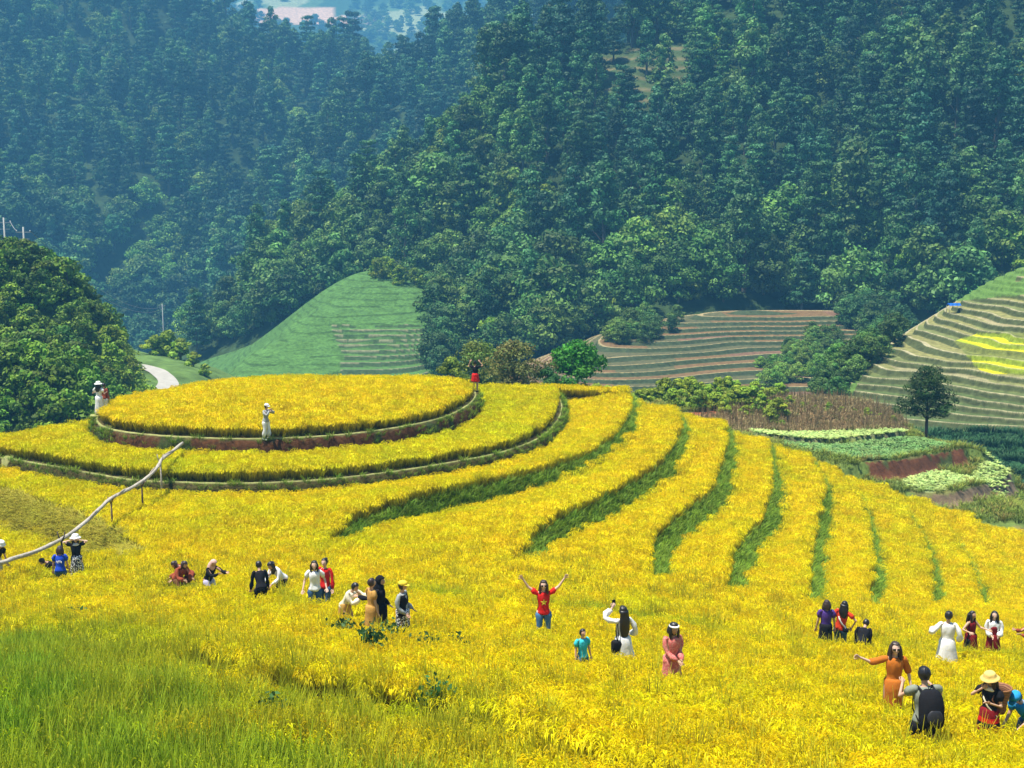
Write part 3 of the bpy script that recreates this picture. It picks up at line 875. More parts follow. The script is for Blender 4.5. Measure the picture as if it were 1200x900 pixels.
def tree_meshes(kind, h, w, seed, base, leaf, nblob=34, per=55, trunk_h=0.3, bark=(0.16, 0.13, 0.10)):
    """returns (crown mesh, trunk mesh) of one tree: a tapered trunk with limbs, a crown of leaf clumps"""
    rng = np.random.default_rng(seed)
    blobs = []
    if kind == 'broad':
        for i in range(nblob):
            a = rng.uniform(0, 2 * pi); u = rng.uniform(0, 1) ** 0.6
            zt = rng.uniform(0, 1)
            prof = math.sqrt(max(0.05, 1 - (2 * zt - 0.85) ** 2 * 0.85)) * rng.uniform(0.75, 1.1)
            r = 0.5 * w * prof * u
            z = h * (trunk_h + (0.92 - trunk_h) * zt)
            blobs.append((r * cos(a), r * sin(a), z, w * rng.uniform(0.10, 0.19), 0.75))
        blobs.append((0, 0, h * 0.86, w * 0.2, 0.8))
    elif kind == 'tall':       # slender feathery crown on a visible pale stem
        for i in range(nblob):
            zt = rng.uniform(0, 1) ** 0.85
            a = rng.uniform(0, 2 * pi)
            r = 0.5 * w * (1.05 - 0.85 * zt ** 1.4) * rng.uniform(0.25, 1.0)
            z = h * (trunk_h + (0.94 - trunk_h) * zt)
            blobs.append((r * cos(a), r * sin(a), z - 0.25 * r, w * rng.uniform(0.09, 0.16), 0.85))
        blobs.append((0, 0, h * 0.94, w * 0.10, 1.2))
    else:                      # pine with flat tiers
        tiers = 8
        for t in range(tiers):
            zt = t / (tiers - 1); nb = int(nblob / tiers * (1.4 - 0.8 * zt)) + 1
            a0 = rng.uniform(0, 2 * pi)
            for b in range(nb):
                a = a0 + 2 * pi * b / nb + rng.normal(0, 0.3)
                r = 0.5 * w * (1.0 - 0.75 * zt) * rng.uniform(0.35, 1.0)
                blobs.append((r * cos(a), r * sin(a), h * (trunk_h + (0.95 - trunk_h) * zt) + rng.normal(0, 0.012) * h, w * rng.uniform(0.10, 0.17), 0.6))
    Vs = []
    for (x, y, z, r, fl) in blobs:
        n = int(per * rng.uniform(0.7, 1.3))
        d = rng.normal(0, 1, (n, 3)); d /= np.linalg.norm(d, axis=1)[:, None]
        d[:, 2] = np.abs(d[:, 2]) * np.where(rng.uniform(size=n) < 0.25, -0.6, 1)
        rad = r * rng.uniform(0.75, 1.12, n)
        p = np.stack([x + d[:, 0] * rad, y + d[:, 1] * rad, z + d[:, 2] * rad * fl], -1)
        tint = rng.uniform(0.6, 1.4) * rng.uniform(0.8, 1.2, n)
        c = np.array(base)[None] * tint[:, None]
        c[:, 0] *= rng.uniform(0.85, 1.25)
        Vs.append(leaf_quads(p, d * (1, 1, 1.0 / fl * 0.8), leaf, rng, c, 0.40))
    crown = merge_parts(Vs)
    parts = []
    lean = rng.normal(0, 0.03 * h, 2)
    tp = np.array([(0, 0, -0.12 * h), (lean[0] * .3, lean[1] * .3, 0.3 * h), (lean[0] * .7, lean[1] * .7, 0.62 * h), (lean[0], lean[1], 0.88 * h)])
    r0 = 0.016 * h + 0.02
    V, Q = tube(tp, [r0 * 1.3, r0, r0 * 0.6, r0 * 0.2]); parts.append((V, Q, np.tile(bark, (len(V), 1))))
    for i in rng.permutation(len(blobs))[:min(9, len(blobs))]:
        bx, by, bz, r, fl = blobs[i]
        z0 = max(trunk_h * h * 0.75, bz - 0.16 * h)
        V, Q = tube([(lean[0] * z0 / h, lean[1] * z0 / h, z0), (bx * .55, by * .55, (z0 + bz) / 2 + 0.02 * h), (bx, by, bz)], [r0 * 0.45, r0 * 0.3, r0 * 0.12], 4)
        parts.append((V, Q, np.tile(bark, (len(V), 1))))
    return crown, merge_parts(parts)

crown_mat = leaf_mat('tree foliage', 0.10, 0.02, 0.45, patch=0.035)
bark_mat = soil_mat('tree bark', 5.0, 0.35, 0.5)
KINDS = []
def add_kind(kname, *a, **k):
    crown, trunk = tree_meshes(*a, **k)
    co = mesh_np('crown', crown[0], crown[1], crown[2], crown_mat, link=False)
    to = mesh_np('trunk', trunk[0], trunk[1], trunk[2], bark_mat, True, link=False)
    # the same tree as one mesh, for the far wood that nobody could count
    off = len(crown[0])
    jo = mesh_np('wood_%02d' % len(KINDS), np.concatenate([crown[0], trunk[0]]), np.concatenate([crown[1], trunk[1] + off]),
                 np.concatenate([crown[2], trunk[2]]), crown_mat, link=False)
    KINDS.append((kname, co.data, to.data, jo))
for s in range(4): add_kind('tall', 'tall', 10.5 + s, 4.8 + 0.4 * s, 400 + s, (0.075, 0.185, 0.058), 0.22, nblob=60, per=52, trunk_h=0.22)
for s in range(3): add_kind('pine', 'pine', 10.0 + s, 5.0 + 0.4 * s, 420 + s, (0.050, 0.145, 0.055), 0.22, nblob=60, per=52, trunk_h=0.25)
for s in range(4): add_kind('broad', 'broad', 6.2 + s * 0.5, 6.0 + 0.3 * s, 440 + s, (0.105, 0.23, 0.045), 0.23, nblob=60, per=56, trunk_h=0.12)
for s in range(3): add_kind('bush', 'broad', 3.6 + s * 0.3, 3.9 + 0.2 * s, 460 + s, (0.16, 0.27, 0.015), 0.20, nblob=30, per=48, trunk_h=0.06)

def wood_points(fn, pxr, dr, sp, rng):
    x0 = min((pxr[0] - 600) / F_PX * dr[0], (pxr[0] - 600) / F_PX * dr[1]); x1 = max((pxr[1] - 600) / F_PX * dr[0], (pxr[1] - 600) / F_PX * dr[1])
    x, y = jitter_points(x0, x1, dr[0], dr[1], sp, rng)
    z = fn(x, y)
    px, py, dep = project(x, y, z)
    k = (px > pxr[0]) & (px < pxr[1]) & (py > -130) & (py < 560)
    return x[k], y[k], z[k], px[k], py[k]

rng = np.random.default_rng(77)
TREES = []     # x, y, z, rot, scale, kind index, hill
def add_wood(hillname, fn, pxr, dr, sp, mixfn, sc, cut):
    x, y, z, px, py = wood_points(fn, pxr, dr, sp, rng)
    k = ~cut(x, y, z, px, py)
    for a, b, c, u, v in zip(x[k], y[k], z[k], px[k], py[k]):
        TREES.append((a, b, c, rng.uniform(0, 6.28), sc * rng.uniform(0.72, 1.25), mixfn(u, v), hillname))
def mixA(px, py):
    low = sstep(230, 330, py + 40 * math.sin(px * 0.013))
    r = rng.uniform()
    if px < 570 and py > 120 and py < 330: low = max(low, 0.95)
    if r < 0.12 + 0.75 * low: return int(rng.integers(7, 11)) if rng.uniform() < 0.75 else int(rng.integers(11, 14))
    return int(rng.integers(0, 4)) if rng.uniform() < 0.6 else int(rng.integers(4, 7))
def mixC(px, py):
    r = rng.uniform(); low = sstep(180, 300, py)
    if r < 0.2 + 0.65 * low: return int(rng.integers(7, 11))
    return int(rng.integers(0, 4)) if rng.uniform() < 0.6 else int(rng.integers(4, 7))
POLY_E = [(255, 450), (300, 412), (350, 375), (398, 338), (430, 306), (470, 306), (512, 318), (522, 360), (516, 430), (510, 460)]
POLY_F = [(706, 455), (715, 425), (738, 404), (790, 382), (860, 366), (1000, 368), (1010, 380), (965, 400), (925, 412), (905, 440), (900, 460)]
POLY_G = [(955, 462), (1000, 428), (1030, 400), (1060, 386), (1110, 364), (1150, 334), (1200, 316), (1400, 280), (1400, 620), (1080, 560)]
def cutA(x, y, z, px, py):
    gap = inside(px, py, CLEARING) & (rng.uniform(size=len(px)) < 0.88)
    return inside(px, py, POLY_E) & (y < 262) | inside(px, py, POLY_F) & (y < 224) | inside(px, py, POLY_G) & (y < 215) | gap | (z < fE(x, y)) & (px < 540) | (z < fF(x, y) - 0.5) & (px > 600) & (px < 1060)
nocut = lambda x, y, z, px, py: np.zeros(len(x), bool)
add_wood('A', fA, (225, 1310), (195, 365), 5.2, mixA, 1.28, cutA)
add_wood('B', fB, (225, 770), (400, 570), 8.4, lambda px, py: int(rng.integers(0, 7)), 1.75, nocut)
add_wood('C', fC, (-130, 600), (395, 720), 8.8, mixC, 1.75, nocut)
def cutJ(x, y, z, px, py): return (px > 215)
add_wood('J', fJ, (-200, 260), (100, 185), 2.2, lambda px, py: int(rng.integers(11, 14)), 0.82, cutJ)
# trees that climb over the edges of the terraced slopes
def strip_trees(name, fn, outline, dd, n, kinds, sc):
    L = smooth_line(outline, 8)
    for i in range(n):
        q = L[rng.integers(0, len(L))] + rng.normal(0, dd, 2)
        r = ray(*q); ts = np.linspace(100, 300, 900); zz = fn(r[0] * ts, r[1] * ts); b = np.nonzero(r[2] * ts < zz)[0]
        if len(b):
            t = ts[b[0]]; TREES.append((r[0] * t, r[1] * t, zz[b[0]] - 0.2, rng.uniform(0, 6.28), sc * rng.uniform(0.7, 1.2), int(rng.integers(*kinds)), name))
strip_trees('G', fG, [(945, 470), (985, 445), (1010, 420), (1035, 398)], 7, 60, (7, 11), 0.42)
strip_trees('F', fF, [(905, 445), (930, 425), (955, 412), (975, 420)], 11, 60, (7, 11), 0.48)
strip_trees('F', fF, [(990, 368), (1010, 380), (1035, 390), (1055, 398), (1030, 410)], 8, 60, (7, 11), 0.62)
strip_trees('F', fF, [(712, 400), (740, 392), (790, 382)], 6, 24, (7, 11), 0.5)
strip_trees('E', fE, [(515, 350), (522, 380), (520, 410), (520, 445)], 8, 50, (7, 14), 0.9)
strip_trees('E', fE, [(440, 322), (475, 328), (510, 342)], 3, 14, (11, 14), 1.1)
print('trees', len(TREES))

for i in range(len(TREES)):
    t = list(TREES[i]); t[4] *= 1 + 0.30 * float(vnoise(np.array([t[0]]), np.array([t[1]]), 22, 2, 90)[0]) + (0.25 if rng.uniform() < 0.06 else 0)
    TREES[i] = tuple(t)
# the trees that show largest become single objects, the rest one wood per hill
HILL_TXT = {'A': 'the steep right mountain', 'J': 'the near bushy hill at the left', 'G': 'the pale terraced slope', 'F': 'the brown terraced fields', 'E': 'the pale green field slope', 'B': 'the hazy middle ridge', 'C': 'the blue left mountain'}
size = []
for i, t in enumerate(TREES):
    me = KINDS[t[5]][1]
    hgt = {'tall': 12, 'pine': 11, 'broad': 7, 'bush': 4}[KINDS[t[5]][0]] * t[4]
    px, py, dep = project(t[0], t[1], t[2] + hgt * 0.6)
    vis = t[6] not in 'BC' and (-10 < px < 1210) and (5 < py < 440)
    if t[6] == 'J': vis = vis and py < 480 and t[1] > 112
    size.append((hgt / dep if vis else 0) * (0.93 if t[6] in 'A' else 1.0))
size = np.array(size)
# leave out what a nearer canopy hides: keep the top of each small picture cell
chosen = set(np.argsort(-size)[:300].tolist())
KIND_TXT = {'tall': 'tall slender blue-green tree', 'pine': 'dark tiered conifer', 'broad': 'rounded leafy tree', 'bush': 'small lumpy green tree'}
def tree_object(i, t, name='forest_tree'):
    kname, cm, tm, _ = KINDS[t[5]]
    e = bpy.data.objects.new(name, None); e.empty_display_size = 0.3; COL.objects.link(e)
    e.location = (t[0], t[1], t[2] - 0.2); e.rotation_euler = (0, 0, t[3]); e.scale = (t[4],) * 3
    c = bpy.data.objects.new('crown', cm); COL.objects.link(c); c.parent = e
    k = bpy.data.objects.new('trunk', tm); COL.objects.link(k); k.parent = e
    return e
KIND_S = {'tall': 'slender tree', 'pine': 'dark conifer', 'broad': 'rounded tree', 'bush': 'lumpy small tree'}
def tree_cell(t):
    px, py, dep = project(t[0], t[1], t[2] + 5)
    if t[6] == 'A':
        v = ('at the mountain top' if py < 60 else 'high on the mountain' if py < 130 else 'on the upper mountain' if py < 200 else 'on the lower mountain' if py < 270
             else 'low on the mountain' if py < 335 else 'at the mountain foot')
        cols = [(520, 'over the pale green slope'), (600, 'over the olive tree'), (700, 'over the fresh green tree'), (800, 'over the maize end of brown terraces'),
                (880, 'over middle brown terraces'), (1000, 'over right brown terraces'), (1100, 'over the lone pine'), (1160, 'over the blue shelter'), (9999, 'at the right edge')]
        cols[3] = (800, 'over left brown terraces')
        return v + ' ' + next(n for l, n in cols if px < l)
    if t[6] == 'J':
        v = 'on the crest' if py < 350 + max(0, px - 60) * 0.6 else 'halfway down' if py < 430 else 'at the foot'
        return v + ' of the near left hill, ' + ('by the left edge' if px < 40 else 'in its middle' if px < 95 else 'on its right flank')
    return 'beside ' + {'G': 'the pale terraces', 'F': 'the brown terraces', 'E': 'the pale green slope'}.get(t[6], 'the hazy ridge')
cells = {}
for i in chosen: cells.setdefault((KINDS[TREES[i][5]][0], tree_cell(TREES[i])), []).append(i)
ORD = ['', 'leftmost', 'second', 'third', 'fourth', 'fifth', 'sixth', 'seventh', 'eighth', 'ninth', 'tenth', 'eleventh', 'twelfth']
GROUPS = {'A': 'forest trees on the right mountain', 'J': 'small trees on the near left hill'}
for (kn, cell), L in sorted(cells.items()):
    L.sort(key=lambda i: project(*TREES[i][:3])[0])
    for n, i in enumerate(L):
        e = tree_object(i, TREES[i])
        if len(L) == 1: lab = KIND_S[kn] + ' ' + cell
        elif n == 0: lab = 'leftmost ' + KIND_S[kn] + ' ' + cell
        elif n == len(L) - 1: lab = 'rightmost ' + KIND_S[kn] + ' ' + cell
        elif n < 12 and n < len(L) / 2: lab = ORD[n + 1] + ' ' + KIND_S[kn] + ' from left ' + cell
        elif len(L) - n <= 12: lab = ORD[len(L) - n] + ' ' + KIND_S[kn] + ' from right ' + cell
        else: lab = KIND_S[kn] + ' further right ' + cell
        tag(e, lab, 'tree', GROUPS.get(TREES[i][6], 'trees around the terraced slopes'))
wsrc = [k[3] for k in KINDS]
WOOD_TXT = {'A': 'dense dark forest covering the steep right mountain', 'B': 'hazy forest on the ridge between the mountains', 'C': 'hazy blue forest covering the left mountain',
            'J': 'dense bright green bushes covering the near left hill', 'G': 'thicket along the left edge of the pale terraces', 'F': 'thicket around the brown terraced fields', 'E': 'thicket around the pale green field slope'}
for hn in 'ABCJGFE':
    I = [i for i, t in enumerate(TREES) if t[6] == hn and i not in chosen]
    if not I: continue
    a = np.array([TREES[i][:6] for i in I], float)
    scatter('forest', a[:, :3] - (0, 0, 0.2), a[:, 3], a[:, 4], a[:, 5].astype(int), np.zeros(len(a)), wsrc, WOOD_TXT[hn], 'forest')
# sparse woods far away
x, y = jitter_points(-500, 450, 1230, 2000, 21, rng)
z = fD(x, y); px, py, _ = project(x, y, z)
k = (px > 180) & (px < 900) & (vnoise(x, y, 110, 2, 64) > -0.05) & ~((abs(px - 360) < 50) & (abs(py - 20) < 12))
scatter('forest', np.stack([x, y, z], -1)[k], rng.uniform(0, 6, k.sum()), rng.uniform(1.2, 2.4, k.sum()), rng.integers(7, 11, k.sum()), np.zeros(k.sum()), wsrc, 'tiny pale trees scattered on the far hillside', 'forest')
# ------------------------------------------------------------------ planting on the knoll, single trees, pipe, poles
def hz_(x, y): return h_height(np.array([x]), np.array([y]))[0]
clump_mat = leaf_mat('broad foliage', 0.28, 0.01, 0.05)
def single_tree(name, label, px, py_base, d, kind, h, w, seed, base, leaf, fn, group=None, cat='tree', rot=0.0, parts=('crown', 'trunk'), **k):
    p = at_d(px, py_base, d)
    crown, trunk = tree_meshes(kind, h, w, seed, base, leaf, **k)
    e = bpy.data.objects.new(name, None); COL.objects.link(e)
    z = fn(p[0], p[1]) if fn else p[2]
    e.location = (p[0], p[1], float(z) - 0.03); e.rotation_euler = (0, 0, rot)
    mesh_np(parts[0], crown[0], crown[1], crown[2], clump_mat, parent=e)
    mesh_np(parts[1], trunk[0], trunk[1], trunk[2], bark_mat, True, parent=e)
    tag(e, label, cat, group)
    return e
fz = lambda x, y: hz_(x, y)
TG = 'trees in the clump behind the round field'
single_tree('tree', 'small bright yellow-green tree at the left end of the clump', 531, 462, 97, 'broad', 3.4, 2.5, 501, (0.20, 0.30, 0.03), 0.12, fz, TG, nblob=40, per=80, trunk_h=0.12)
single_tree('tree', 'tall rounded olive-green tree behind the person in red shorts', 562, 462, 99, 'broad', 5.1, 4.3, 502, (0.17, 0.24, 0.035), 0.11, fz, TG, nblob=60, per=90, trunk_h=0.1)
single_tree('tree', 'broad low tree with brownish olive leaves in the middle of the clump', 603, 463, 97, 'broad', 4.5, 5.3, 503, (0.20, 0.21, 0.045), 0.11, fz, TG, nblob=70, per=90, trunk_h=0.08)
single_tree('tree', 'fresh mid-green tree at the right end of the clump', 676, 463, 99, 'broad', 5.2, 4.8, 504, (0.08, 0.27, 0.02), 0.14, fz, TG, nblob=64, per=90, trunk_h=0.08)
single_tree('shrub', 'low dark green shrub between the brownish and the fresh green tree', 641, 464, 96, 'broad', 2.4, 2.8, 505, (0.05, 0.13, 0.02), 0.12, fz, cat='shrub', nblob=30, per=70, trunk_h=0.05)
single_tree('pine_tree', 'lone dark pine with a bare trunk above the cabbage plot', 1085, 518, 97, 'pine', 5.7, 5.0, 510, (0.035, 0.085, 0.012), 0.09, fz, cat='tree', nblob=36, per=170, trunk_h=0.40, bark=(0.10, 0.07, 0.05))

# row of bushy shrubs at the top of the knoll
srng = np.random.default_rng(55)
bush_meshes = []
for s in range(5):
    c, t = tree_meshes('broad', 1.7, 1.9, 520 + s, (0.27, 0.40, 0.03), 0.13, nblob=20, per=60, trunk_h=0.05)
    bush_meshes.append((mesh_np('foliage', *c[:2], c[2], clump_mat, link=False).data, mesh_np('stem', t[0], t[1], t[2], bark_mat, link=False).data))
BG = 'bright green shrubs along the top of the knoll'
spots = [(q, 466 + srng.uniform(-3, 8), srng.uniform(97, 108)) for q in np.linspace(668, 912, 40)] + [(q, 452, 112) for q in np.linspace(800, 915, 12)]
spots += [(q, 474 + 0.35 * (q - 915), 106) for q in np.linspace(925, 1060, 10)]
shrubs = []
for i, (px, py, d) in enumerate(spots):
    p = at_d(px, py, d); e = bpy.data.objects.new('shrub', None); COL.objects.link(e)
    e.location = (p[0], p[1], float(hz_(p[0], p[1])) - 0.05); e.rotation_euler = (0, 0, srng.uniform(0, 6.28))
    s = srng.uniform(0.6, 1.15) * (0.5 if px > 920 else 1); e.scale = (s, s, s * srng.uniform(0.8, 1.1))
    f, t = bush_meshes[int(srng.integers(0, 5))]
    for nm, me_ in (('foliage', f), ('stem', t)):
        o = bpy.data.objects.new(nm, me_); COL.objects.link(o); o.parent = e
    if px > 920: w = 'small bright shrub on the grassy rim right of the dry maize'
    elif px < 720: w = 'bright green shrub in the row beside the fresh green tree'
    elif px < 800: w = 'bright green shrub in the row before the brown terraces'
    elif py < 455: w = 'bright green shrub at the back of the row before the brown terraces'
    else: w = 'bright green shrub above the red soil and the dry maize'
    shrubs.append((px, e, w))

from collections import defaultdict
by_w = defaultdict(list)
for px, e, w in shrubs: by_w[w].append((px, e))
ORDW = ['leftmost', 'second from left', 'third from left', 'fourth from left', 'fifth from left', 'sixth from left', 'seventh from left', 'eighth from left', 'ninth from left', 'tenth from left', 'eleventh from left', 'twelfth from left', 'thirteenth from left']
for w, L in by_w.items():
    L.sort(key=lambda q: q[0]); n = len(L)
    for i, (px, e) in enumerate(L):
        o_ = ORDW[i] if i < n / 2 else ('rightmost' if i == n - 1 else ORDW[n - 1 - i].replace('left', 'right'))
        tag(e, o_ + ' ' + w, 'shrub', BG)

def plot_points(name, sp, rng, rows=None):
    P = PLOTS[name]; x0, y0 = P.min(0); x1, y1 = P.max(0)
    if rows:
        gx, gy = np.meshgrid(np.arange(x0, x1, sp), np.arange(y0, y1, rows))
        gx = gx.ravel() + rng.normal(0, 0.05, gx.size); gy = gy.ravel() + rng.normal(0, 0.05, gy.size)
    else: gx, gy = jitter_points(x0, x1, y0, y1, sp, rng)
    k = inside(gx, gy, P); return gx[k], gy[k], h_height(gx[k], gy[k])
def crop(name, srcs, pts, label, smin, smax, cat):
    n = len(pts[0])
    scatter(name, np.stack(pts, -1), srng.uniform(0, 6.28, n), srng.uniform(smin, smax, n), srng.integers(0, len(srcs), n), np.zeros(n), srcs, label, cat)
crop_mat = leaf_mat('crop leaves', 0.25, 0.02, 0.28)
maize = []
for k in range(4):
    r_ = np.random.default_rng(600 + k)
    parts = [strips(12, r_, 0.05, 0.75, 0.4, 0.42, 0.5, 0.07, 4, 0.45, (0.16, 0.14, 0.05), (0.36, 0.26, 0.11)),
             strips(3, r_, 0.03, 1.15, 0.15, 0.05, 0.8, 0.035, 2, 0.0, (0.22, 0.16, 0.07), (0.40, 0.28, 0.12))]
    if k == 0: parts.append(strips(8, r_, 0.06, 0.6, 0.3, 0.35, 0.5, 0.06, 3, 0.4, (0.10, 0.15, 0.03), (0.20, 0.26, 0.05)))
    maize.append(mesh_np('dry_maize_%d' % k, *merge_parts(parts)[:2], merge_parts(parts)[2], crop_mat, link=False))
crop('maize_field', maize, plot_points('maize', 0.48, srng), 'dry brown maize standing on the knoll', 0.6, 1.0, 'maize')
def rosette(n, r, col0, col1, seed, h=0.16):
    r_ = np.random.default_rng(seed)
    return strips(n, r_, r * 0.3, h, 0.5, r, 0.4, r * 0.55, 3, 0.35, col0, col1)
cab = [mesh_np('cabbage_plant_%d' % k, *rosette(14, 0.27, (0.06, 0.13, 0.04), (0.17, 0.32, 0.10), 620 + k, 0.24), link=False) if False else None for k in range(3)]
cab = []
for k in range(3):
    v, q, c = rosette(16, 0.27, (0.06, 0.13, 0.03), (0.26, 0.44, 0.12), 620 + k, 0.26)
    cab.append(mesh_np('cabbage_plant_%d' % k, v, q, c, crop_mat, link=False))
let = []
for k in range(3):
    v, q, c = rosette(16, 0.24, (0.28, 0.40, 0.10), (0.58, 0.72, 0.22), 640 + k, 0.18)
    let.append(mesh_np('lettuce_plant_%d' % k, v, q, c, crop_mat, link=False))
crop('cabbage_plot', cab, plot_points('cabbage', 0.36, srng, 0.62), 'rows of dark green cabbages above the red soil cut', 0.8, 1.2, 'cabbages')
crop('lettuce_plot', let, plot_points('lettuce', 0.30, srng, 0.42), 'pale green lettuce plot with a rounded end', 0.8, 1.2, 'lettuces')
crop('lettuce_plot', let, plot_points('lettuce_top', 0.30, srng, 0.42), 'narrow pale lettuce bed below the dry maize', 0.8, 1.2, 'lettuces')

# rough grass on the knoll
gx, gy = jitter_points(-6, 46, 74, 122, 0.5, srng)
gz = h_height(gx, gy)
px_, py_, _ = project(gx, gy, gz)
bare_ = np.zeros(len(gx), bool)
for v in PLOTS.values(): bare_ |= inside(gx, gy, v)
_, m1, m2 = h_height(gx, gy, True)
bare_ |= m1 | m2 | inside(gx, gy, smooth_line([hitH(*q) for q in [(790, 484), (850, 480), (866, 490), (850, 503), (810, 500)]], 4, True))
k = ~bare_ & (px_ > 520) & (px_ < 1300)
meadow_mat = leaf_mat('meadow grass', 0.25, 0.02, 0.25)
mead = []
for s in range(4):
    r_ = np.random.default_rng(660 + s)
    v, q, c = strips(34, r_, 0.30, 0.42, 0.4, 0.22, 0.7, 0.035, 3, 0.3, (0.05, 0.08, 0.015), (0.34, 0.42, 0.05) if s else (0.48, 0.40, 0.08))
    mead.append(mesh_np('meadow_tuft_%d' % s, v, q, c, meadow_mat, link=False))
scatter('meadow_grass', np.stack([gx, gy, gz], -1)[k], srng.uniform(0, 6.28, k.sum()), srng.uniform(0.7, 1.3, k.sum()), srng.integers(0, 4, k.sum()), np.zeros(k.sum()), mead,
        'rough green grass covering the knoll around the plots', 'grass')
# leafy crop on the dark green slope under the pale terraces, and on the smooth pale field slope
gx, gy = jitter_points(30, 70, 100, 128, 0.8, srng); gz = fG(gx, gy); px_, py_, _ = project(gx, gy, gz)
k = (py_ > 506) & (px_ > 1040) & (px_ < 1320)
dk = []
for s in range(3):
    r_ = np.random.default_rng(680 + s)
    v, q, c = strips(36, r_, 0.45, 0.7, 0.4, 0.35, 0.6, 0.09, 3, 0.35, (0.02, 0.05, 0.02), (0.06, 0.17, 0.05))
    dk.append(mesh_np('dark_crop_%d' % s, v, q, c, meadow_mat, link=False))
scatter('crop_field', np.stack([gx, gy, gz], -1)[k], srng.uniform(0, 6.28, k.sum()), srng.uniform(0.8, 1.3, k.sum()), srng.integers(0, 3, k.sum()), np.zeros(k.sum()), dk,
        'dark green leafy crop on the slope below the pale terraces', 'crop')
# ---- low ridge with a pale yard at the left, behind the round field
fK = hill('hill', [('z', 120, 130, -24), ('z', 240, 130, -24.2), ('z', 180, 150, -25.2), ('z', 240, 160, -25.8), ('z', 120, 165, -25.0), ('z', 190, 172, -25.2), ('z', 250, 175, -27.0),
                   ('z', 150, 195, -27), ('z', 300, 160, -30), ('z', 320, 180, -33), ('z', 270, 200, -34), ('z', 60, 150, -24), ('z', 200, 110, -26), ('z', 280, 110, -28)], 0, (110, 330), (105, 205), 40, 40, 'low green rise behind the left end of the rice hill', 0.4, 9, 5, (0.10, 0.17, 0.04))
def sheet(name, pts, lift, label, col):
    bm = bmesh.new(); vs = [bm.verts.new(p) for p in pts]; f = bm.faces.new(vs); 
    if f.normal.z < 0: f.normal_flip()
    r = bmesh.ops.extrude_face_region(bm, geom=[f]); bmesh.ops.translate(bm, vec=(0, 0, 0.12), verts=[v for v in r['geom'] if isinstance(v, bmesh.types.BMVert)])
    bmesh.ops.recalc_face_normals(bm, faces=bm.faces)
    me = bpy.data.meshes.new(name); bm.to_mesh(me); bm.free(); me.materials.append(plain('pale concrete', col, 0.9, 0.12, 0.8))
    o = bpy.data.objects.new(name, me); COL.objects.link(o); tag(o, label, 'road', kind='structure'); return o
L_ = smooth_line([((px - 600) / F_PX * d, d) for px, d in [(120, 142), (155, 143), (182, 146), (192, 152), (180, 157), (160, 160), (140, 164)]], 10)
tx, ty = np.gradient(L_[:, 0]), np.gradient(L_[:, 1]); ln = np.hypot(tx, ty)
Xr = np.stack([L_[:, 0] - ty / ln * o for o in (-1.2, -0.6, 0.6, 1.2)]); Yr = np.stack([L_[:, 1] + tx / ln * o for o in (-1.2, -0.6, 0.6, 1.2)])
rd = grid_mesh('road', Xr, Yr, fK(Xr, Yr) + 0.10, np.tile((0.40, 0.38, 0.33), Xr.shape + (1,)), soil_mat('pale concrete road', 1.0, 0.15, 0.1))
tag(rd, 'pale concrete road bend behind the left end of the rice', 'road', kind='structure')
for px, d, s, lab in [(178, 176, 1.8, 'round green bush behind the left end of the pale road'), (193, 178, 2.4, 'tallest round bush behind the pale road'), (207, 176, 1.9, 'round green bush at the right of the pale road'),
                      (222, 168, 1.3, 'small bush on the slope right of the pale road'), (235, 160, 1.0, 'lowest small bush near the green field slope')]:
    x = (px - 600) / F_PX * d; e = bpy.data.objects.new('shrub', None); COL.objects.link(e)
    e.location = (x, d, float(fK(np.array([x]), np.array([d]))[0]) - 0.1); e.scale = (s, s, s * 0.9)
    for nm, me_ in zip(('foliage', 'stem'), bush_meshes[int(srng.integers(0, 5))]):
        o = bpy.data.objects.new(nm, me_); COL.objects.link(o); o.parent = e
    tag(e, lab, 'shrub', 'bushes behind the pale road')

# ---- bent bamboo pipe on forked posts
def tube_obj(name, pts, radii, mat, parent=None, k=8, col=(0.4, 0.36, 0.28), jit=0.0):
    V, Q = tube(pts, radii, k)
    if jit: V = V + np.random.default_rng(3).normal(0, jit, V.shape)
    n = len(pts)
    F3 = [(0, j + 1, j) for j in range(1, k - 1)] + [((n - 1) * k, (n - 1) * k + j, (n - 1) * k + j + 1) for j in range(1, k - 1)]
    return mesh_np(name, V, [Q, np.array(F3)], np.tile(col, (len(V), 1)), mat, True, parent)
wood_mat = soil_mat('weathered wood', 9.0, 0.35, 0.4)
PIPE = [(-40, 660, 35.5), (-5, 661, 36.5), (14, 655, 37.2), (40, 647, 38.3), (60, 638, 39.2), (80, 627, 40.2), (100, 612, 41.6), (115, 598, 43), (130, 584, 44.2), (146, 576, 45.2), (162, 567, 46.3), (178, 555, 47.6), (186, 545, 48.8), (190, 538, 49.5), (202, 529, 51), (214, 519, 52.8)]
pp = smooth_line([at_d(*p) for p in PIPE], 3)
pr_ = np.random.default_rng(8)
pipe = bpy.data.objects.new('bamboo_pipe', None); COL.objects.link(pipe); pipe.location = pp[0]
rad = [0.062 * (1 + 0.10 * ((i % 4) == 0)) for i in range(len(pp))]
tube_obj('pole', pp - pp[0], rad, wood_mat, pipe, 9, (0.47, 0.42, 0.34), 0.006)
c2_ = pp[18:45] - pp[0] + np.array([(0.05 * math.sin(i * 1.1), 0.06 * math.cos(i * 1.1), 0.07 * math.sin(i * 0.9)) for i in range(27)])
tube_obj('branch', c2_, [0.03] * 27, wood_mat, pipe, 6, (0.40, 0.34, 0.26), 0.004)
tag(pipe, 'long crooked bamboo pipe slanting from the round field down to the left people', 'pipe')
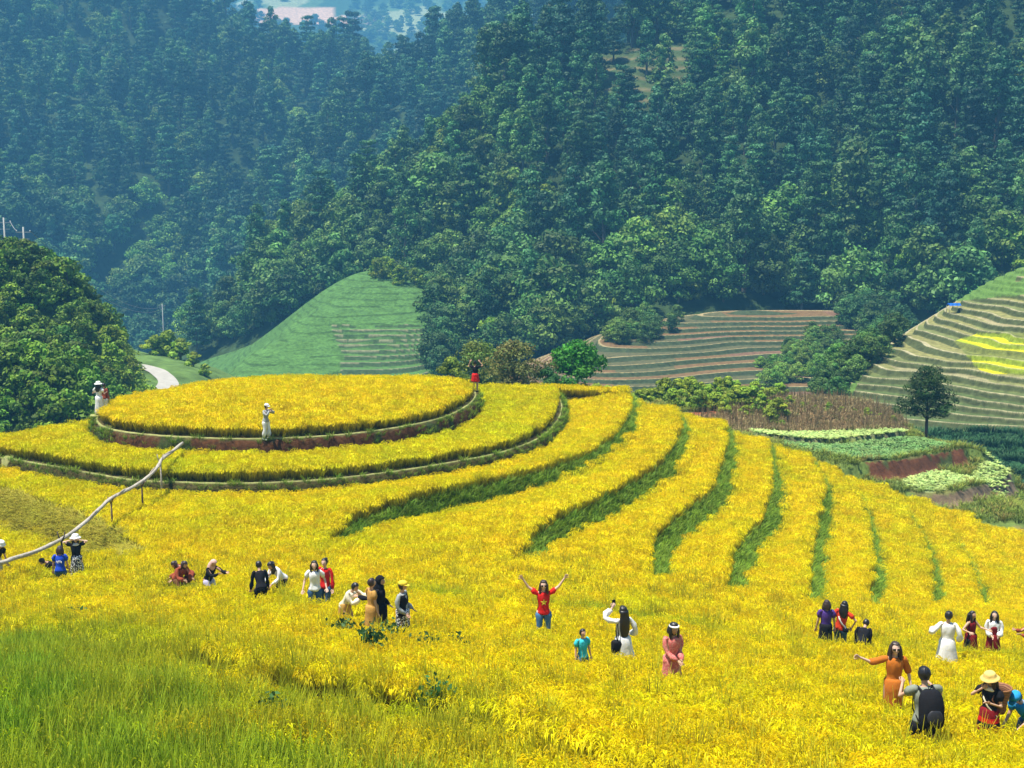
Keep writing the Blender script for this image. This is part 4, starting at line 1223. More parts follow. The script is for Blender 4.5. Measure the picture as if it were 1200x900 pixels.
def post(px, py, d, label, fork=True, r=0.035, lean=(0, 0), col=(0.24, 0.17, 0.10), over=0.12):
    t = at_d(px, py, d); zg = float(ground_z(t[0] + lean[0], t[1] + lean[1]))
    e = bpy.data.objects.new('wooden_post', None); COL.objects.link(e); e.location = (t[0] + lean[0], t[1] + lean[1], zg)
    h = t[2] - zg
    tube_obj('stake', [(0, 0, -0.2), (-lean[0] * .5, -lean[1] * .5, h * .5), (-lean[0], -lean[1], h - 0.05)], [r * 1.2, r, r * .85], wood_mat, e, 7, col, 0.003)
    if fork:
        for s in (-1, 1):
            tube_obj('prong', [(-lean[0], -lean[1], h - 0.12), (-lean[0] + s * 0.09, -lean[1], h + over * .4), (-lean[0] + s * 0.12, -lean[1], h + over)], [r * .8, r * .6, r * .45], wood_mat, e, 6, col)
    tag(e, label, 'post', 'posts carrying the bamboo pipe')
post(72, 632, 39.7, 'dark forked post holding the pipe beside the person in blue', r=0.04, col=(0.09, 0.07, 0.06), over=0.25)
post(130, 586, 44.2, 'long thin brown post under the middle of the pipe')
post(166, 567, 46.6, 'dark brown post under the pipe, second from its upper end', col=(0.12, 0.08, 0.05))
post(188, 541, 49.2, 'pale forked post under the upper end of the pipe', col=(0.45, 0.40, 0.32), over=0.3)

# ---- power poles behind the left hill
conc = plain('pale concrete pole', (0.42, 0.42, 0.38), 0.8)
def put(bmname, fn, mat, parent):
    bm = bmesh.new(); fn(bm); bmesh.ops.recalc_face_normals(bm, faces=bm.faces); me = bpy.data.meshes.new(bmname); bm.to_mesh(me); bm.free(); me.materials.append(mat)
    o = bpy.data.objects.new(bmname, me); COL.objects.link(o); o.parent = parent; return o
def box(bm, c, s):
    r = bmesh.ops.create_cube(bm, size=1); bmesh.ops.scale(bm, vec=s, verts=r['verts']); bmesh.ops.translate(bm, vec=c, verts=r['verts'])
def power_pole(px, py, d, zbase, label):
    t = at_d(px, py, d); e = bpy.data.objects.new('utility_pole', None); COL.objects.link(e); e.location = (t[0], t[1], zbase)
    h = t[2] - zbase
    tube_obj('shaft', [(0, 0, -0.5), (0, 0, h * .5), (0, 0, h)], [0.17, 0.14, 0.10], conc, e, 10)
    put('crossarm', lambda bm: box(bm, (0, 0.0, h - 0.7), (2.0, 0.12, 0.12)), conc, e)
    put('crossarm', lambda bm: box(bm, (0, 0.0, h - 1.6), (1.5, 0.11, 0.11)), conc, e)
    ins = plain('porcelain', (0.6, 0.58, 0.52), 0.3)
    for s in (-0.9, 0.0, 0.9): tube_obj('insulator', [(s, 0, h - 0.64), (s, 0, h - 0.52), (s, 0, h - 0.42)], [0.05, 0.09, 0.03], ins, e, 8)
    tag(e, label, 'utility pole'); return np.array((t[0], t[1], zbase + h))
b1 = (27 - 600) / F_PX * 172; b0 = (4 - 600) / F_PX * 180
t1 = power_pole(27, 266, 172, float(fJ(np.array([b1]), np.array([172.]))[0]), 'pale power pole behind the left hill, right one of the two')
t0 = power_pole(4, 255, 180, float(fJ(np.array([b0]), np.array([180.]))[0]), 'pale power pole cut by the left edge, behind the hill')
xq = (190 - 600) / F_PX * 392; zq = float(fC(np.array([xq]), np.array([392.]))[0])
t2p = at_d(190, 356, 392)
t2_ = power_pole(190, 356, 392, min(zq, t2p[2] - 9), 'far thin power pole deep in the wooded valley')
wire_mat = plain('dark cable', (0.30, 0.30, 0.30), 0.5)
for n_, (a, b, lab) in enumerate([(t1 + (0.9, 0, -0.5), t2_ + (0.9, 0, -0.5), 'upper power cable slanting into the valley from the right pole'), (t1 + (0.5, 0, -1.5), t2_ + (0.5, 0, -1.5), 'lower power cable slanting into the valley from the right pole'), (t0 + (0.9, 0, -0.5), t1 + (-0.9, 0, -0.5), 'short power cable between the two poles')]):
    pts = [a + (b - a) * t - np.array((0, 0, 4 * t * (1 - t) * np.linalg.norm(b - a) * 0.02)) for t in np.linspace(0, 1, 25)]
    o = tube_obj('power_cable', np.array(pts), [0.045] * 25, wire_mat, None, 5); tag(o, lab, 'cable')

# ---- blue shelter on the pale terraces
p = at_d(1117, 372, 158); zt = float(fG(np.array([p[0]]), np.array([p[1]]))[0])
e = bpy.data.objects.new('tarpaulin_shelter', None); COL.objects.link(e); e.location = (p[0], p[1], zt)
blue = plain('blue tarpaulin', (0.03, 0.22, 0.70), 0.5)
def roof(bm):
    n = 9; rows = []
    for j in (-0.6, 0, 0.6):
        rows.append([bm.verts.new((-0.75 + 1.5 * i / (n - 1), j, 1.0 + 0.28 * (1 - abs(j) / 0.6) - 0.05 * math.sin(i * 1.3) ** 2)) for i in range(n)])
    for a, b in zip(rows, rows[1:]):
        for i in range(n - 1): bm.faces.new((a[i], a[i + 1], b[i + 1], b[i]))
    bmesh.ops.solidify(bm, geom=bm.faces[:], thickness=0.02)
put('tarpaulin', roof, blue, e)
for sx in (-0.7, 0.7):
    for sy in (-0.55, 0.55): tube_obj('pole', [(sx, sy, -0.1), (sx, sy, 0.98)], [0.03, 0.025], wood_mat, e, 6)
tag(e, 'tiny blue tarpaulin shelter on the pale terraced slope', 'shelter')
# ---- pale farmhouse far away at the top edge
p = at_d(772, 6, 1560); e = bpy.data.objects.new('farmhouse', None); COL.objects.link(e)
e.location = (p[0], p[1], float(fD(np.array([p[0]]), np.array([p[1]]))[0])); e.rotation_euler = (0, 0, 0.3)
put('wall', lambda bm: box(bm, (0, 0, 3), (22, 9, 7)), plain('white plaster', (0.7, 0.7, 0.66)), e)
def gable(bm):
    v = [bm.verts.new(q) for q in [(-12, -6, 6.4), (12, -6, 6.4), (12, 6, 6.4), (-12, 6, 6.4), (-12, 0, 9.6), (12, 0, 9.6)]]
    for f in [(0, 1, 5, 4), (2, 3, 4, 5), (0, 4, 3), (1, 2, 5), (3, 2, 1, 0)]: bm.faces.new([v[i] for i in f])
put('roof', gable, plain('pale roof', (0.5, 0.5, 0.52)), e)
for i in range(4): put('window', lambda bm: box(bm, (-8 + i * 5, -4.52, 3.4), (1.6, 0.1, 1.6)), plain('dark window', (0.05, 0.06, 0.07), 0.2), e)
tag(e, 'tiny white farmhouse far off at the top edge', 'house')

# ---- leafy weeds standing in the rice of the foreground
weed_mat = leaf_mat('weed leaves', 0.2, 0.02, 0.2)
for i, (px, py, h, lab) in enumerate([(436, 792, 0.75, 'taller dark green weed in the rice before the people in black'), (456, 778, 0.6, 'dark green weed just right of the taller one'), (402, 770, 0.6, 'slim dark weed left of the taller one'),
                                      (500, 786, 0.5, 'dark weed in the rice right of the pair of weeds'), (535, 782, 0.45, 'smallest dark weed right of the others'), (320, 862, 0.5, 'dark weed at the edge of the green rice'), (512, 860, 0.5, 'dark weed low in the middle foreground'), (96, 745, 0.4, 'dark weed at the left above the green rice')]):
    q = hit_base(px, py); rr_ = np.random.default_rng(700 + i)
    e = bpy.data.objects.new('weed', None); COL.objects.link(e); e.location = (q[0], q[1], float(ground_z(*q)))
    n = 190; c_ = rr_.normal(0, 1, (n, 3)) * (0.13, 0.10, 0.13) + (0, 0, h - 0.02); d_ = rr_.normal(0, 1, (n, 3)); d_[:, 2] = abs(d_[:, 2]); d_ /= np.linalg.norm(d_, axis=1)[:, None]
    v, f, c = leaf_quads(c_, d_, 0.055, rr_, np.tile((0.05, 0.13, 0.03), (n, 1)) * rr_.uniform(0.7, 1.3, (n, 1)))
    mesh_np('foliage', v, f, c, weed_mat, parent=e)
    v, f = tube([(0, 0, 0), (0.02, 0, h * .5), (0, 0.02, h + 0.1)], [0.012, 0.009, 0.005], 5)
    mesh_np('stem', v, f, np.tile((0.10, 0.12, 0.04), (len(v), 1)), weed_mat, True, parent=e)
    tag(e, lab, 'weed', 'leafy weeds in the rice')
# ------------------------------------------------------------------ people
class Shape:
    def __init__(s): s.V = []; s.F = []; s.M = []
    def add(s, V, F, m=0):
        o = len(s.V); s.V += [tuple(v) for v in V]; s.F += [tuple(i + o for i in f) for f in F]; s.M += [m] * len(F)
    def rings(s, R, k=16, m=0, cap=True):
        """R: list of (centre, xaxis*rx, yaxis*ry)"""
        V = []; F = []
        for c, ax, ay in R:
            for j in range(k):
                t = 2 * pi * j / k; V.append(c + ax * cos(t) + ay * sin(t))
        n = len(R)
        for i in range(n - 1):
            for j in range(k): F.append((i * k + j, i * k + (j + 1) % k, (i + 1) * k + (j + 1) % k, (i + 1) * k + j))
        if cap: F.append(tuple(range(k))[::-1]); F.append(tuple((n - 1) * k + j for j in range(k)))
        s.add(V, F, m)
    def limb(s, pts, radii, k=10, m=0, flat=1.0, fax=None, cap_round=True):
        """tapered limb with round ends; flat squashes across fax"""
        pts = [Vector(p) for p in pts]; R = []
        P = list(pts); rr = list(radii)
        if cap_round:
            d0 = (P[0] - P[1]).normalized(); d1 = (P[-1] - P[-2]).normalized()
            P = [P[0] + d0 * rr[0] * .9, P[0] + d0 * rr[0] * .6] + P + [P[-1] + d1 * rr[-1] * .6, P[-1] + d1 * rr[-1] * .9]
            rr = [rr[0] * .35, rr[0] * .78] + rr + [rr[-1] * .78, rr[-1] * .35]
        prev = None
        for i, p in enumerate(P):
            t = (P[min(i + 1, len(P) - 1)] - P[max(i - 1, 0)]).normalized()
            a = Vector(fax) if fax is not None else (prev or Vector((0.13, 1, 0.07)))
            a = (a - t * a.dot(t)); a = a.normalized() if a.length > 1e-4 else t.orthogonal().normalized()
            prev = a; b = t.cross(a)
            R.append((p, a * rr[i] * flat, b * rr[i]))
        s.rings(R, k, m)
    def ell(s, c, r, rot=None, m=0, seg=14, rg=9, fn=None):
        V = []; F = []; c = Vector(c); rot = rot or Matrix.Identity(3)
        for i in range(rg + 1):
            ph = pi * i / rg
            for j in range(seg):
                th = 2 * pi * j / seg
                v = Vector((sin(ph) * cos(th), sin(ph) * sin(th), cos(ph)))
                w = Vector((v.x * r[0], v.y * r[1], v.z * r[2]))
                if fn: w = fn(v, w)
                V.append(c + rot @ w)
        for i in range(rg):
            for j in range(seg): F.append((i * seg + j, (i + 1) * seg + j, (i + 1) * seg + (j + 1) % seg, i * seg + (j + 1) % seg))
        s.add(V, F, m)
    def mesh(s, name, mats):
        me = bpy.data.meshes.new(name); me.from_pydata([tuple(v) for v in s.V], [], s.F)
        for m in mats: me.materials.append(m)
        me.polygons.foreach_set('material_index', s.M); me.polygons.foreach_set('use_smooth', [True] * len(s.F)); me.update()
        return me
    def obj(s, name, mats, parent, wrinkle=0.0, sub=0, seed=0):
        me = s.mesh(name, mats)
        bm = bmesh.new(); bm.from_mesh(me); bmesh.ops.remove_doubles(bm, verts=bm.verts, dist=1e-5); bmesh.ops.recalc_face_normals(bm, faces=bm.faces)
        if sub: bmesh.ops.subdivide_edges(bm, edges=bm.edges[:], cuts=sub, use_grid_fill=True, smooth=0.6)
        if wrinkle:
            bm.normal_update()
            for v in bm.verts:
                n = mnoise.noise(Vector((v.co.x * 9 + seed, v.co.y * 9, v.co.z * 4.5))) + .5 * mnoise.noise(Vector((v.co.x * 22, v.co.y * 22 + seed, v.co.z * 14)))
                v.co += v.normal * n * wrinkle * 1.5
        bm.to_mesh(me); bm.free()
        me.polygons.foreach_set('use_smooth', [True] * len(me.polygons))
        o = bpy.data.objects.new(name, me); COL.objects.link(o); o.parent = parent
        return o

def remeshed(shape, voxel, name, mats):
    me = shape.mesh(name + '_raw', mats); o = bpy.data.objects.new(name + '_raw', me); COL.objects.link(o)
    md = o.modifiers.new('r', 'REMESH'); md.mode = 'VOXEL'; md.voxel_size = voxel; md.use_smooth_shade = True
    sm = o.modifiers.new('s', 'SMOOTH'); sm.factor = 0.6; sm.iterations = 3
    dg = bpy.context.evaluated_depsgraph_get(); dg.update()
    out = bpy.data.meshes.new_from_object(o.evaluated_get(dg)); bpy.data.objects.remove(o, do_unlink=True); bpy.data.meshes.remove(me)
    out.name = name
    return out

def cloth(name, col, var=0.12): return plain(name, col, 0.85, var, 14, 0.1, 0.12)
SKIN = plain('skin', (0.56, 0.33, 0.21), 0.55, 0.06, 20, 0.35)
SKIN_PALE = plain('pale skin', (0.72, 0.47, 0.34), 0.55, 0.06, 20, 0.35)
HAIR = plain('black hair', (0.012, 0.010, 0.010), 0.40, 0.3, 60, 0.5)
HAIR_BR = plain('dark brown hair', (0.035, 0.018, 0.014), 0.45, 0.3, 60, 0.5)
EYE = plain('dark eye', (0.015, 0.012, 0.010), 0.2)
LIP = plain('lips', (0.45, 0.10, 0.09), 0.5)

def ik(a, b, la, lb, hint):
    """elbow or knee between a and b"""
    a = Vector(a); b = Vector(b); d = b - a; L = min(d.length, (la + lb) * 0.995); dn = d.normalized()
    x = (la * la - lb * lb + L * L) / (2 * L); h = math.sqrt(max(la * la - x * x, 0))
    n = Vector(hint); n = (n - dn * n.dot(dn)).normalized()
    return a + dn * x + n * h, a + dn * L

def build_person(label, group, px, py_head=None, foot=None, height=1.58, yaw=0.0, lean=0.0, side=0.0, twist=0.0, pelvis=0.86, head=(0, 0), hands=None,
                 feet=None, skin=SKIN, hair=('short', HAIR), top=None, bottom=None, extras=(), sunk=0.0, knee=(0, -1, 0), push=0.0):
    """local frame: the person faces -Y, +X is the person's left. hands: dict side -> hand target relative to the shoulder; yaw turns the whole figure"""
    S = height / 1.60
    root = bpy.data.objects.new('person', None); COL.objects.link(root)
    # --- skeleton
    pel = Vector((0, 0, pelvis))
    Rt = Matrix.Rotation(radians(twist), 3, 'Z') @ Matrix.Rotation(radians(side), 3, 'Y') @ Matrix.Rotation(radians(lean), 3, 'X')
    def T(x, y, z): return pel + Rt @ Vector((x, y, z))
    neck = T(0, 0.01, 0.465); chest = T(0, 0, 0.31); waist = T(0, 0, 0.12)
    sh = {s: T(s * 0.150, 0.01, 0.43) for s in (-1, 1)}
    Rh = Rt @ Matrix.Rotation(radians(head[0]), 3, 'Z') @ Matrix.Rotation(radians(head[1]), 3, 'X')
    hc = neck + Rt @ Vector((0, -0.012, 0.06)) + Rh @ Vector((0, -0.012, 0.105))
    hp = {s: pel + Vector((s * 0.088, 0, -0.02)) for s in (-1, 1)}
    feet = feet or {-1: (-0.11, 0.02, 0.07), 1: (0.11, 0.0, 0.07)}
    knee_p, ank = {}, {}
    for s in (-1, 1):
        knee_p[s], ank[s] = ik(hp[s], feet[s], 0.392, 0.388, knee)
    hands = hands or {}
    elb, wr, hdir = {}, {}, {}
    for s in (-1, 1):
        spec = hands.get(s, (0.10 * s, -0.06, -0.50))
        hint = Vector((s * 0.5, 0.9, -0.5)) if len(spec) == 3 else Vector(spec[3])
        tgt = sh[s] + Vector(spec[:3])
        elb[s], wr[s] = ik(sh[s], tgt, 0.265, 0.24, hint)
        hdir[s] = ((wr[s] - elb[s]).normalized() + Vector((0, -0.1, 0))).normalized()
    # --- body: one continuous surface
    b = Shape()
    rx, ry = Rt @ Vector((1, 0, 0)), Rt @ Vector((0, 1, 0))
    tor = [(T(0, 0, -0.10), .10, .085), (T(0, 0, -0.04), .145, .108), (T(0, 0, 0.04), .142, .104), (waist, .106, .080), (T(0, -.005, .22), .117, .088), (T(0, -.01, .32), .130, .095), (T(0, 0, .40), .130, .080), (T(0, .01, .45), .075, .06)]
    b.rings([(c, rx * a, ry * d) for c, a, d in tor], 18)
    b.limb([T(0, .012, .42), neck, hc + Rh @ Vector((0, .012, -.05))], [.055, .046, .046], 12)
    def headfn(v, w):
        if v.z < 0 and v.y < 0.3: w.x *= 1 - 0.30 * (-v.z) ** 1.3; w.y *= 1 - 0.05 * (-v.z)
        return w
    b.ell(hc, (.073, .090, .112), Rh, fn=headfn, seg=18, rg=12)
    b.limb([hc + Rh @ Vector((0, -.083, .018)), hc + Rh @ Vector((0, -.103, -.022))], [.009, .014], 6)
    for s in (-1, 1):
        b.ell(hc + Rh @ Vector((s * .075, .008, -.005)), (.010, .018, .028), Rh, seg=8, rg=6)
        b.limb([sh[s] - rx * s * .03, sh[s] + rx * s * .008, elb[s], wr[s]], [.046, .043, .033, .023], 12)
        b.limb([hp[s], (hp[s] + knee_p[s]) / 2, knee_p[s], knee_p[s].lerp(ank[s], .35), ank[s]], [.086, .076, .054, .052, .034], 12)
        fd = Vector((0, -1, 0)) if (knee_p[s] - ank[s]).normalized().z > 0.4 else (ank[s] - knee_p[s]).normalized()
        b.limb([ank[s] - fd * .03 + Vector((0, 0, -.03)), ank[s] + fd * .07 + Vector((0, 0, -.042)), ank[s] + fd * .15 + Vector((0, 0, -.048))], [.034, .034, .024], 10)
        # palm
        hd = hdir[s]; wid = hd.cross(Vector((0, 1, 0.2))); wid = wid.normalized() if wid.length > .1 else Vector((1, 0, 0))
        thick = hd.cross(wid)
        b.limb([wr[s], wr[s] + hd * .045, wr[s] + hd * .08], [.024, .036, .034], 10, flat=0.45, fax=thick)
    me = remeshed(b, 0.0125, 'body', [skin, EYE, LIP])
    # face details and the fingers grow out of the same mesh
    x = Shape()
    for s in (-1, 1):
        x.ell(hc + Rh @ Vector((s * .031, -.082, .006)), (.013, .006, .007), Rh, m=1, seg=8, rg=5)
        x.limb([hc + Rh @ Vector((s * .017, -.087, .026)), hc + Rh @ Vector((s * .046, -.077, .027))], [.004, .003], 5, m=1)
        hd = hdir[s]; wid = hd.cross(Vector((0, 1, 0.2))); wid = wid.normalized() if wid.length > .1 else Vector((1, 0, 0))
        curl = hd.cross(wid) * (1 if hd.cross(wid).y < 0 else -1)
        for q, (off, ln) in enumerate([(-.027, .060), (-.009, .072), (.010, .068), (.027, .052)]):
            p0 = wr[s] + hd * .065 + wid * off; spread = wid * off * .5
            p1 = p0 + (hd + spread * 6).normalized() * ln * .5; p2 = p1 + (hd + curl * .45 + spread * 3).normalized() * ln * .35; p3 = p2 + (hd + curl * .9).normalized() * ln * .28
            x.limb([p0, p1, p2, p3], [.0095, .009, .008, .0065], 6)
        tw = -s
        t0 = wr[s] + hd * .028 + wid * .026 * tw
        x.limb([t0, t0 + (hd * .6 + wid * tw * .9).normalized() * .034, t0 + (hd * .95 + wid * tw * .75).normalized() * .062], [.012, .010, .008], 6)
    x.limb([hc + Rh @ Vector((-.020, -.085, -.052)), hc + Rh @ Vector((0, -.092, -.055)), hc + Rh @ Vector((.020, -.085, -.052))], [.005, .008, .005], 6, m=2)
    bm = bmesh.new(); bm.from_mesh(me); xm = x.mesh('x', [])
    bm.from_mesh(xm); bm.to_mesh(me); bm.free(); bpy.data.meshes.remove(xm)
    me.materials.clear()
    for m in (skin, EYE, LIP): me.materials.append(m)
    me.polygons.foreach_set('use_smooth', [True] * len(me.polygons))
    body = bpy.data.objects.new('body', me); COL.objects.link(body); body.parent = root
    # --- clothes
    bulk = 1.0
    if top:
        t = dict(sleeve='short', hip=-0.06, loose=1.12); t.update(top)
        c = Shape(); L = t['loose']
        L = 1 + (L - 1) * .55; zs = [(t['hip'], .152 * L, .118 * L), (t['hip'] + .08, .148 * L, .112 * L), (.12, .118 * L, .092 * L), (.22, .128 * L, .100 * L), (.32, .140 * L, .106 * L), (.395, .142 * L, .094 * L), (.437, .118 * L, .076 * L), (.462, .062, .056)]
        c.rings([(T(0, -0.006, z), rx * a, ry * d) for z, a, d in zs], 20)
        for s in (-1, 1):
            a0, a1, a2 = sh[s] - rx * s * .04, elb[s], wr[s]
            if t['sleeve'] == 'short': c.limb([a0, sh[s] + rx * s * .01, sh[s].lerp(a1, .62)], [.048, .052, .052], 12, cap_round=False)
            elif t['sleeve'] == 'puff': c.limb([a0, sh[s] + rx * s * .01, sh[s].lerp(a1, .5), a1.lerp(sh[s], .08), a1.lerp(a2, .15)], [.048, .054, .058, .060, .040], 14, cap_round=False)
            elif t['sleeve'] == 'wide': c.limb([a0, sh[s] + rx * s * .01, a1, a1.lerp(a2, .85)], [.048, .052, .052, .062], 12, cap_round=False)
            elif t['sleeve'] == 'long': c.limb([a0, sh[s] + rx * s * .01, a1, a2], [.048, .050, .040, .030], 12, cap_round=False)
        mats = [t['mat']]
        ob = c.obj(t.get('name', 'shirt'), mats, root, 0.010, 1, seed=px * .01)
        if t.get('vest'):
            v = Shape(); v.rings([(T(0, -0.004, z), rx * a * 1.05, ry * d * 1.08) for z, a, d in zs[:-1]], 20); v.obj('vest', [t['vest']], root, 0.008, 1)
        if t.get('sleevemat'):
            ob.data.materials.append(t['sleevemat'])
    if bottom:
        bt = dict(kind='trousers', length=0.75, flare=0.28); bt.update(bottom)
        if bt['kind'] == 'trousers':
            c = Shape(); c.rings([(T(0, 0, z), rx * a, ry * d) for z, a, d in ((-.12, .12, .09), (-.05, .148, .112), (.03, .144, .106), (.09, .112, .086))], 18)
            for s in (-1, 1):
                end = knee_p[s].lerp(ank[s], bt.get('cut', 0.92)) if bt.get('cut', .92) > 0 else hp[s].lerp(knee_p[s], 1 + bt['cut'])
                pts = [hp[s] + Vector((0, 0, -.01)), hp[s].lerp(knee_p[s], .5)] + ([knee_p[s], end] if bt.get('cut', .92) > 0 else [end])
                c.limb(pts, ([.088, .083, .066, .058] if len(pts) == 4 else [.088, .088, .084]), 12, cap_round=False)
            c.obj(bt.get('name', 'trousers'), [bt['mat']], root, 0.008, 1, seed=px * .02)
        else:
            c = Shape(); ln = bt['length']; fl = bt['flare']; R = []
            drag = Vector(bt.get('drag', (0, 0, 0)))
            for q in range(9):
                f = q / 8; z = 0.10 - f * ln
                ctr = (T(0, 0, 0.10) if q == 0 else T(0, 0, 0.10).lerp(pel, min(1, f * 4))) if q < 2 else Vector((pel.x, pel.y, pel.z + z))
                w = .126 + (fl - .126) * min(1, f * 1.0) ** .8
                if f > 0.12: w = max(w, .172)
                R.append((ctr + drag * f * f, Vector((1, 0, 0)) * w, Vector((0, 1, 0)) * w * (.95 if w < .2 else .86)))
            c.rings(R, 28)
            # pleats
            k = 28
            for q in range(9):
                for j in range(k):
                    i = q * k + j; v = Vector(c.V[i]); ctr = R[q][0]; a = 1 + 0.075 * (q / 8) * math.sin(j * 2 * pi * 7 / k + px)
                    c.V[i] = tuple(ctr + (v - ctr) * a)
            mats = [bt['mat']] + bt.get('bands', [])
            if bt.get('bands'):
                c.M = [(1 + (i // k) % len(bt['bands'])) if (i // k) in bt['bandrows'] else 0 for i in range(len(c.F))]
            c.obj(bt.get('name', 'skirt'), mats, root, 0.006, 0, seed=px * .02)
    # --- shoes
    if not any(e_[0] == 'noshoes' for e_ in extras):
        shm = [e_[1] for e_ in extras if e_[0] == 'shoes'] or [plain('dark shoes', (0.03, 0.03, 0.035), 0.6)]
        for s in (-1, 1):
            c = Shape(); fd = Vector((0, -1, 0)) if (knee_p[s] - ank[s]).normalized().z > 0.4 else (ank[s] - knee_p[s]).normalized()
            c.limb([ank[s] - fd * .045 + Vector((0, 0, -.03)), ank[s] + fd * .06 + Vector((0, 0, -.040)), ank[s] + fd * .16 + Vector((0, 0, -.048))], [.042, .044, .032], 12)
            c.obj('shoe', shm, root)
    # --- hair
    if hair:
        kind, hm = hair[0], hair[1]
        h = Shape()
        def hairfn(v, w):
            if v.y < -0.15 and v.z < 0.45:            # the face stays free
                w.y = max(w.y, -.040); w.x *= 0.93
            return w * (1 + .03 * math.sin(v.x * 17 + v.z * 5))
        back = Rh @ Vector((0, .012, .016))
        h.ell(hc + back, (.092, .103, .108), Rh, fn=hairfn, seg=22, rg=14)
        down = Vector((0, 0, -1)); bk = Rh @ Vector((0, 1, 0)); rxx = Rh @ Vector((1, 0, 0))
        if kind in ('long', 'waist', 'bob'):
            ln = {'long': .36, 'waist': .58, 'bob': .17}[kind]; R = []
            base = hc + bk * .030 + Vector((0, 0, .035))
            bodyback = (Rt @ Vector((0, 1, 0)))
            for q in range(8):
                f = q / 7; p = base + down * ln * f + bodyback * (.035 + .045 * min(1, f * 2)) * (1 if kind != 'bob' else .3)
                wdt = (.088 + .03 * math.sin(f * 2.6)) * (1 - .35 * max(0, f - .7) / .3)
                R.append((p, rxx * wdt, bodyback * (.060 - .02 * f) if kind != 'bob' else bodyback * .075))
            h.rings(R, 18)
            if kind != 'waist':
                for s in (-1, 1):
                    h.limb([hc + Rh @ Vector((s * .072, -.005, .04)), hc + Rh @ Vector((s * .088, -.018, -.05)), hc + Rh @ Vector((s * .085, -.03, -.10 - ln * .25)), hc + Rh @ Vector((s * .080, -.04, -.10 - ln * .5))], [.022, .028, .028, .016], 8)
        if kind == 'bun': h.ell(hc + Rh @ Vector((0, .085, .07)), (.05, .05, .05), Rh)
        h.obj('hair', [hm], root, 0.006, 1, seed=px * .1)
    # --- extra wear and things carried
    for e_ in extras:
        k_ = e_[0]
        if k_ == 'sunhat':
            c = Shape(); up = Rh @ Vector((0, 0, 1)); X = Rh @ Vector((1, 0, 0)); Y = Rh @ Vector((0, 1, 0)); c0 = hc + up * .06; w = e_[2] if len(e_) > 2 else .20
            c.rings([(c0 + up * z, X * r, Y * r) for z, r in ((-.035, w), (-.028, w * 1.005), (0.0, .125), (.045, .108), (.080, .092), (.094, .05))], 22)
            c.obj('hat', [e_[1]], root, 0.006, 1)
        elif k_ == 'cap':
            c = Shape(); up = Rh @ Vector((0, 0, 1)); X = Rh @ Vector((1, 0, 0)); Y = Rh @ Vector((0, 1, 0)); c0 = hc + up * .045
            c.rings([(c0 + up * z, X * r, Y * r * 1.1) for z, r in ((-.01, .098), (.03, .099), (.065, .085), (.085, .05), (.09, .01))], 18)
            c.rings([(c0 + Y * (-.07 - .10 * f) + up * (.0 - .02 * f), X * (.085 - .04 * f), up * .008) for f in (0, .5, 1)], 12)
            c.obj('cap', [e_[1]], root)
        elif k_ == 'glasses':
            c = Shape()
            for s in (-1, 1): c.ell(hc + Rh @ Vector((s * .034, -.092, .004)), (.030, .008, .022), Rh)
            c.limb([hc + Rh @ Vector((-.075, -.04, .01)), hc + Rh @ Vector((-.05, -.088, .012)), hc + Rh @ Vector((.05, -.088, .012)), hc + Rh @ Vector((.075, -.04, .01))], [.004] * 4, 5)
            c.obj('sunglasses', [plain('black lens', (0.01, 0.01, 0.012), 0.15, spec=0.6)], root)
        elif k_ == 'headband':
            c = Shape(); up = Rh @ Vector((0, 0, 1)); X = Rh @ Vector((1, 0, 0)); Y = Rh @ Vector((0, 1, 0)); c0 = hc + up * .055
            c.rings([(c0 + up * z, X * r, Y * r * 1.1) for z, r in ((-.012, .094), (-.010, .097), (.012, .095), (.014, .090))], 20); c.obj('headband', [e_[1]], root)
        elif k_ == 'scarf':
            c = Shape(); c.rings([(T(0, -.01, z), rx * r, ry * r * .85) for z, r in ((.42, .10), (.44, .115), (.47, .10), (.48, .08))], 18); c.obj('scarf', [e_[1]], root, 0.008, 1)
        elif k_ == 'hood':
            c = Shape()
            def hf(v, w):
                if v.y < -0.3 and v.z < 0.35: w.y = max(w.y, -.035)
                return w
            c.ell(hc + Rh @ Vector((0, .012, .012)), (.104, .115, .132), Rh, fn=hf, seg=20, rg=12); c.limb([hc + Rh @ Vector((0, .05, -.05)), T(0, .03, .42)], [.095, .12], 12)
            c.obj('hood', [e_[1]], root, 0.010, 1)
        elif k_ == 'star':
            c = Shape(); n = 10; ctr = T(0, -.128, .24); V = []; 
            for layer in (0, .006):
                for j in range(n):
                    r = .085 if j % 2 == 0 else .034; a = pi / 2 + 2 * pi * j / n
                    V.append(ctr + rx * r * cos(a) + Rt @ Vector((0, 0, r * sin(a))) - ry * (layer - .0 * r) + ry * (abs(cos(a)) * r) * .22)
            F = [tuple(range(n, 2 * n))] + [(j, (j + 1) % n, n + (j + 1) % n, n + j) for j in range(n)]
            c.add(V, F); o = c.obj('star_emblem', [e_[1]], root); o.data.polygons.foreach_set('use_smooth', [False] * len(o.data.polygons))
        elif k_ == 'print':      # pale printed blotches on a shirt back or front
            c = Shape(); sgn = e_[2]
            for i in range(5): c.ell(T(-.07 + .035 * i, sgn * (.128 - abs(i - 2) * .006), .26 + .015 * ((i * 7) % 3 - 1)), (.014, .006, .035 + .008 * (i % 2)), Rt, seg=8, rg=5)
            c.obj('printed_motif', [e_[1]], root)
        elif k_ == 'apron':
            c = Shape(); c.rings([(T(0, -.045, z), rx * a, ry * .085) for z, a in ((-.02, .13), (.10, .115), (.22, .105), (.33, .085))], 16); c.obj('bodice', [e_[1]], root, 0.004, 1)
        elif k_ == 'sash':
            c = Shape(); a, b_ = T(-.13, -.02, .43), T(.16, -.03, -.02)
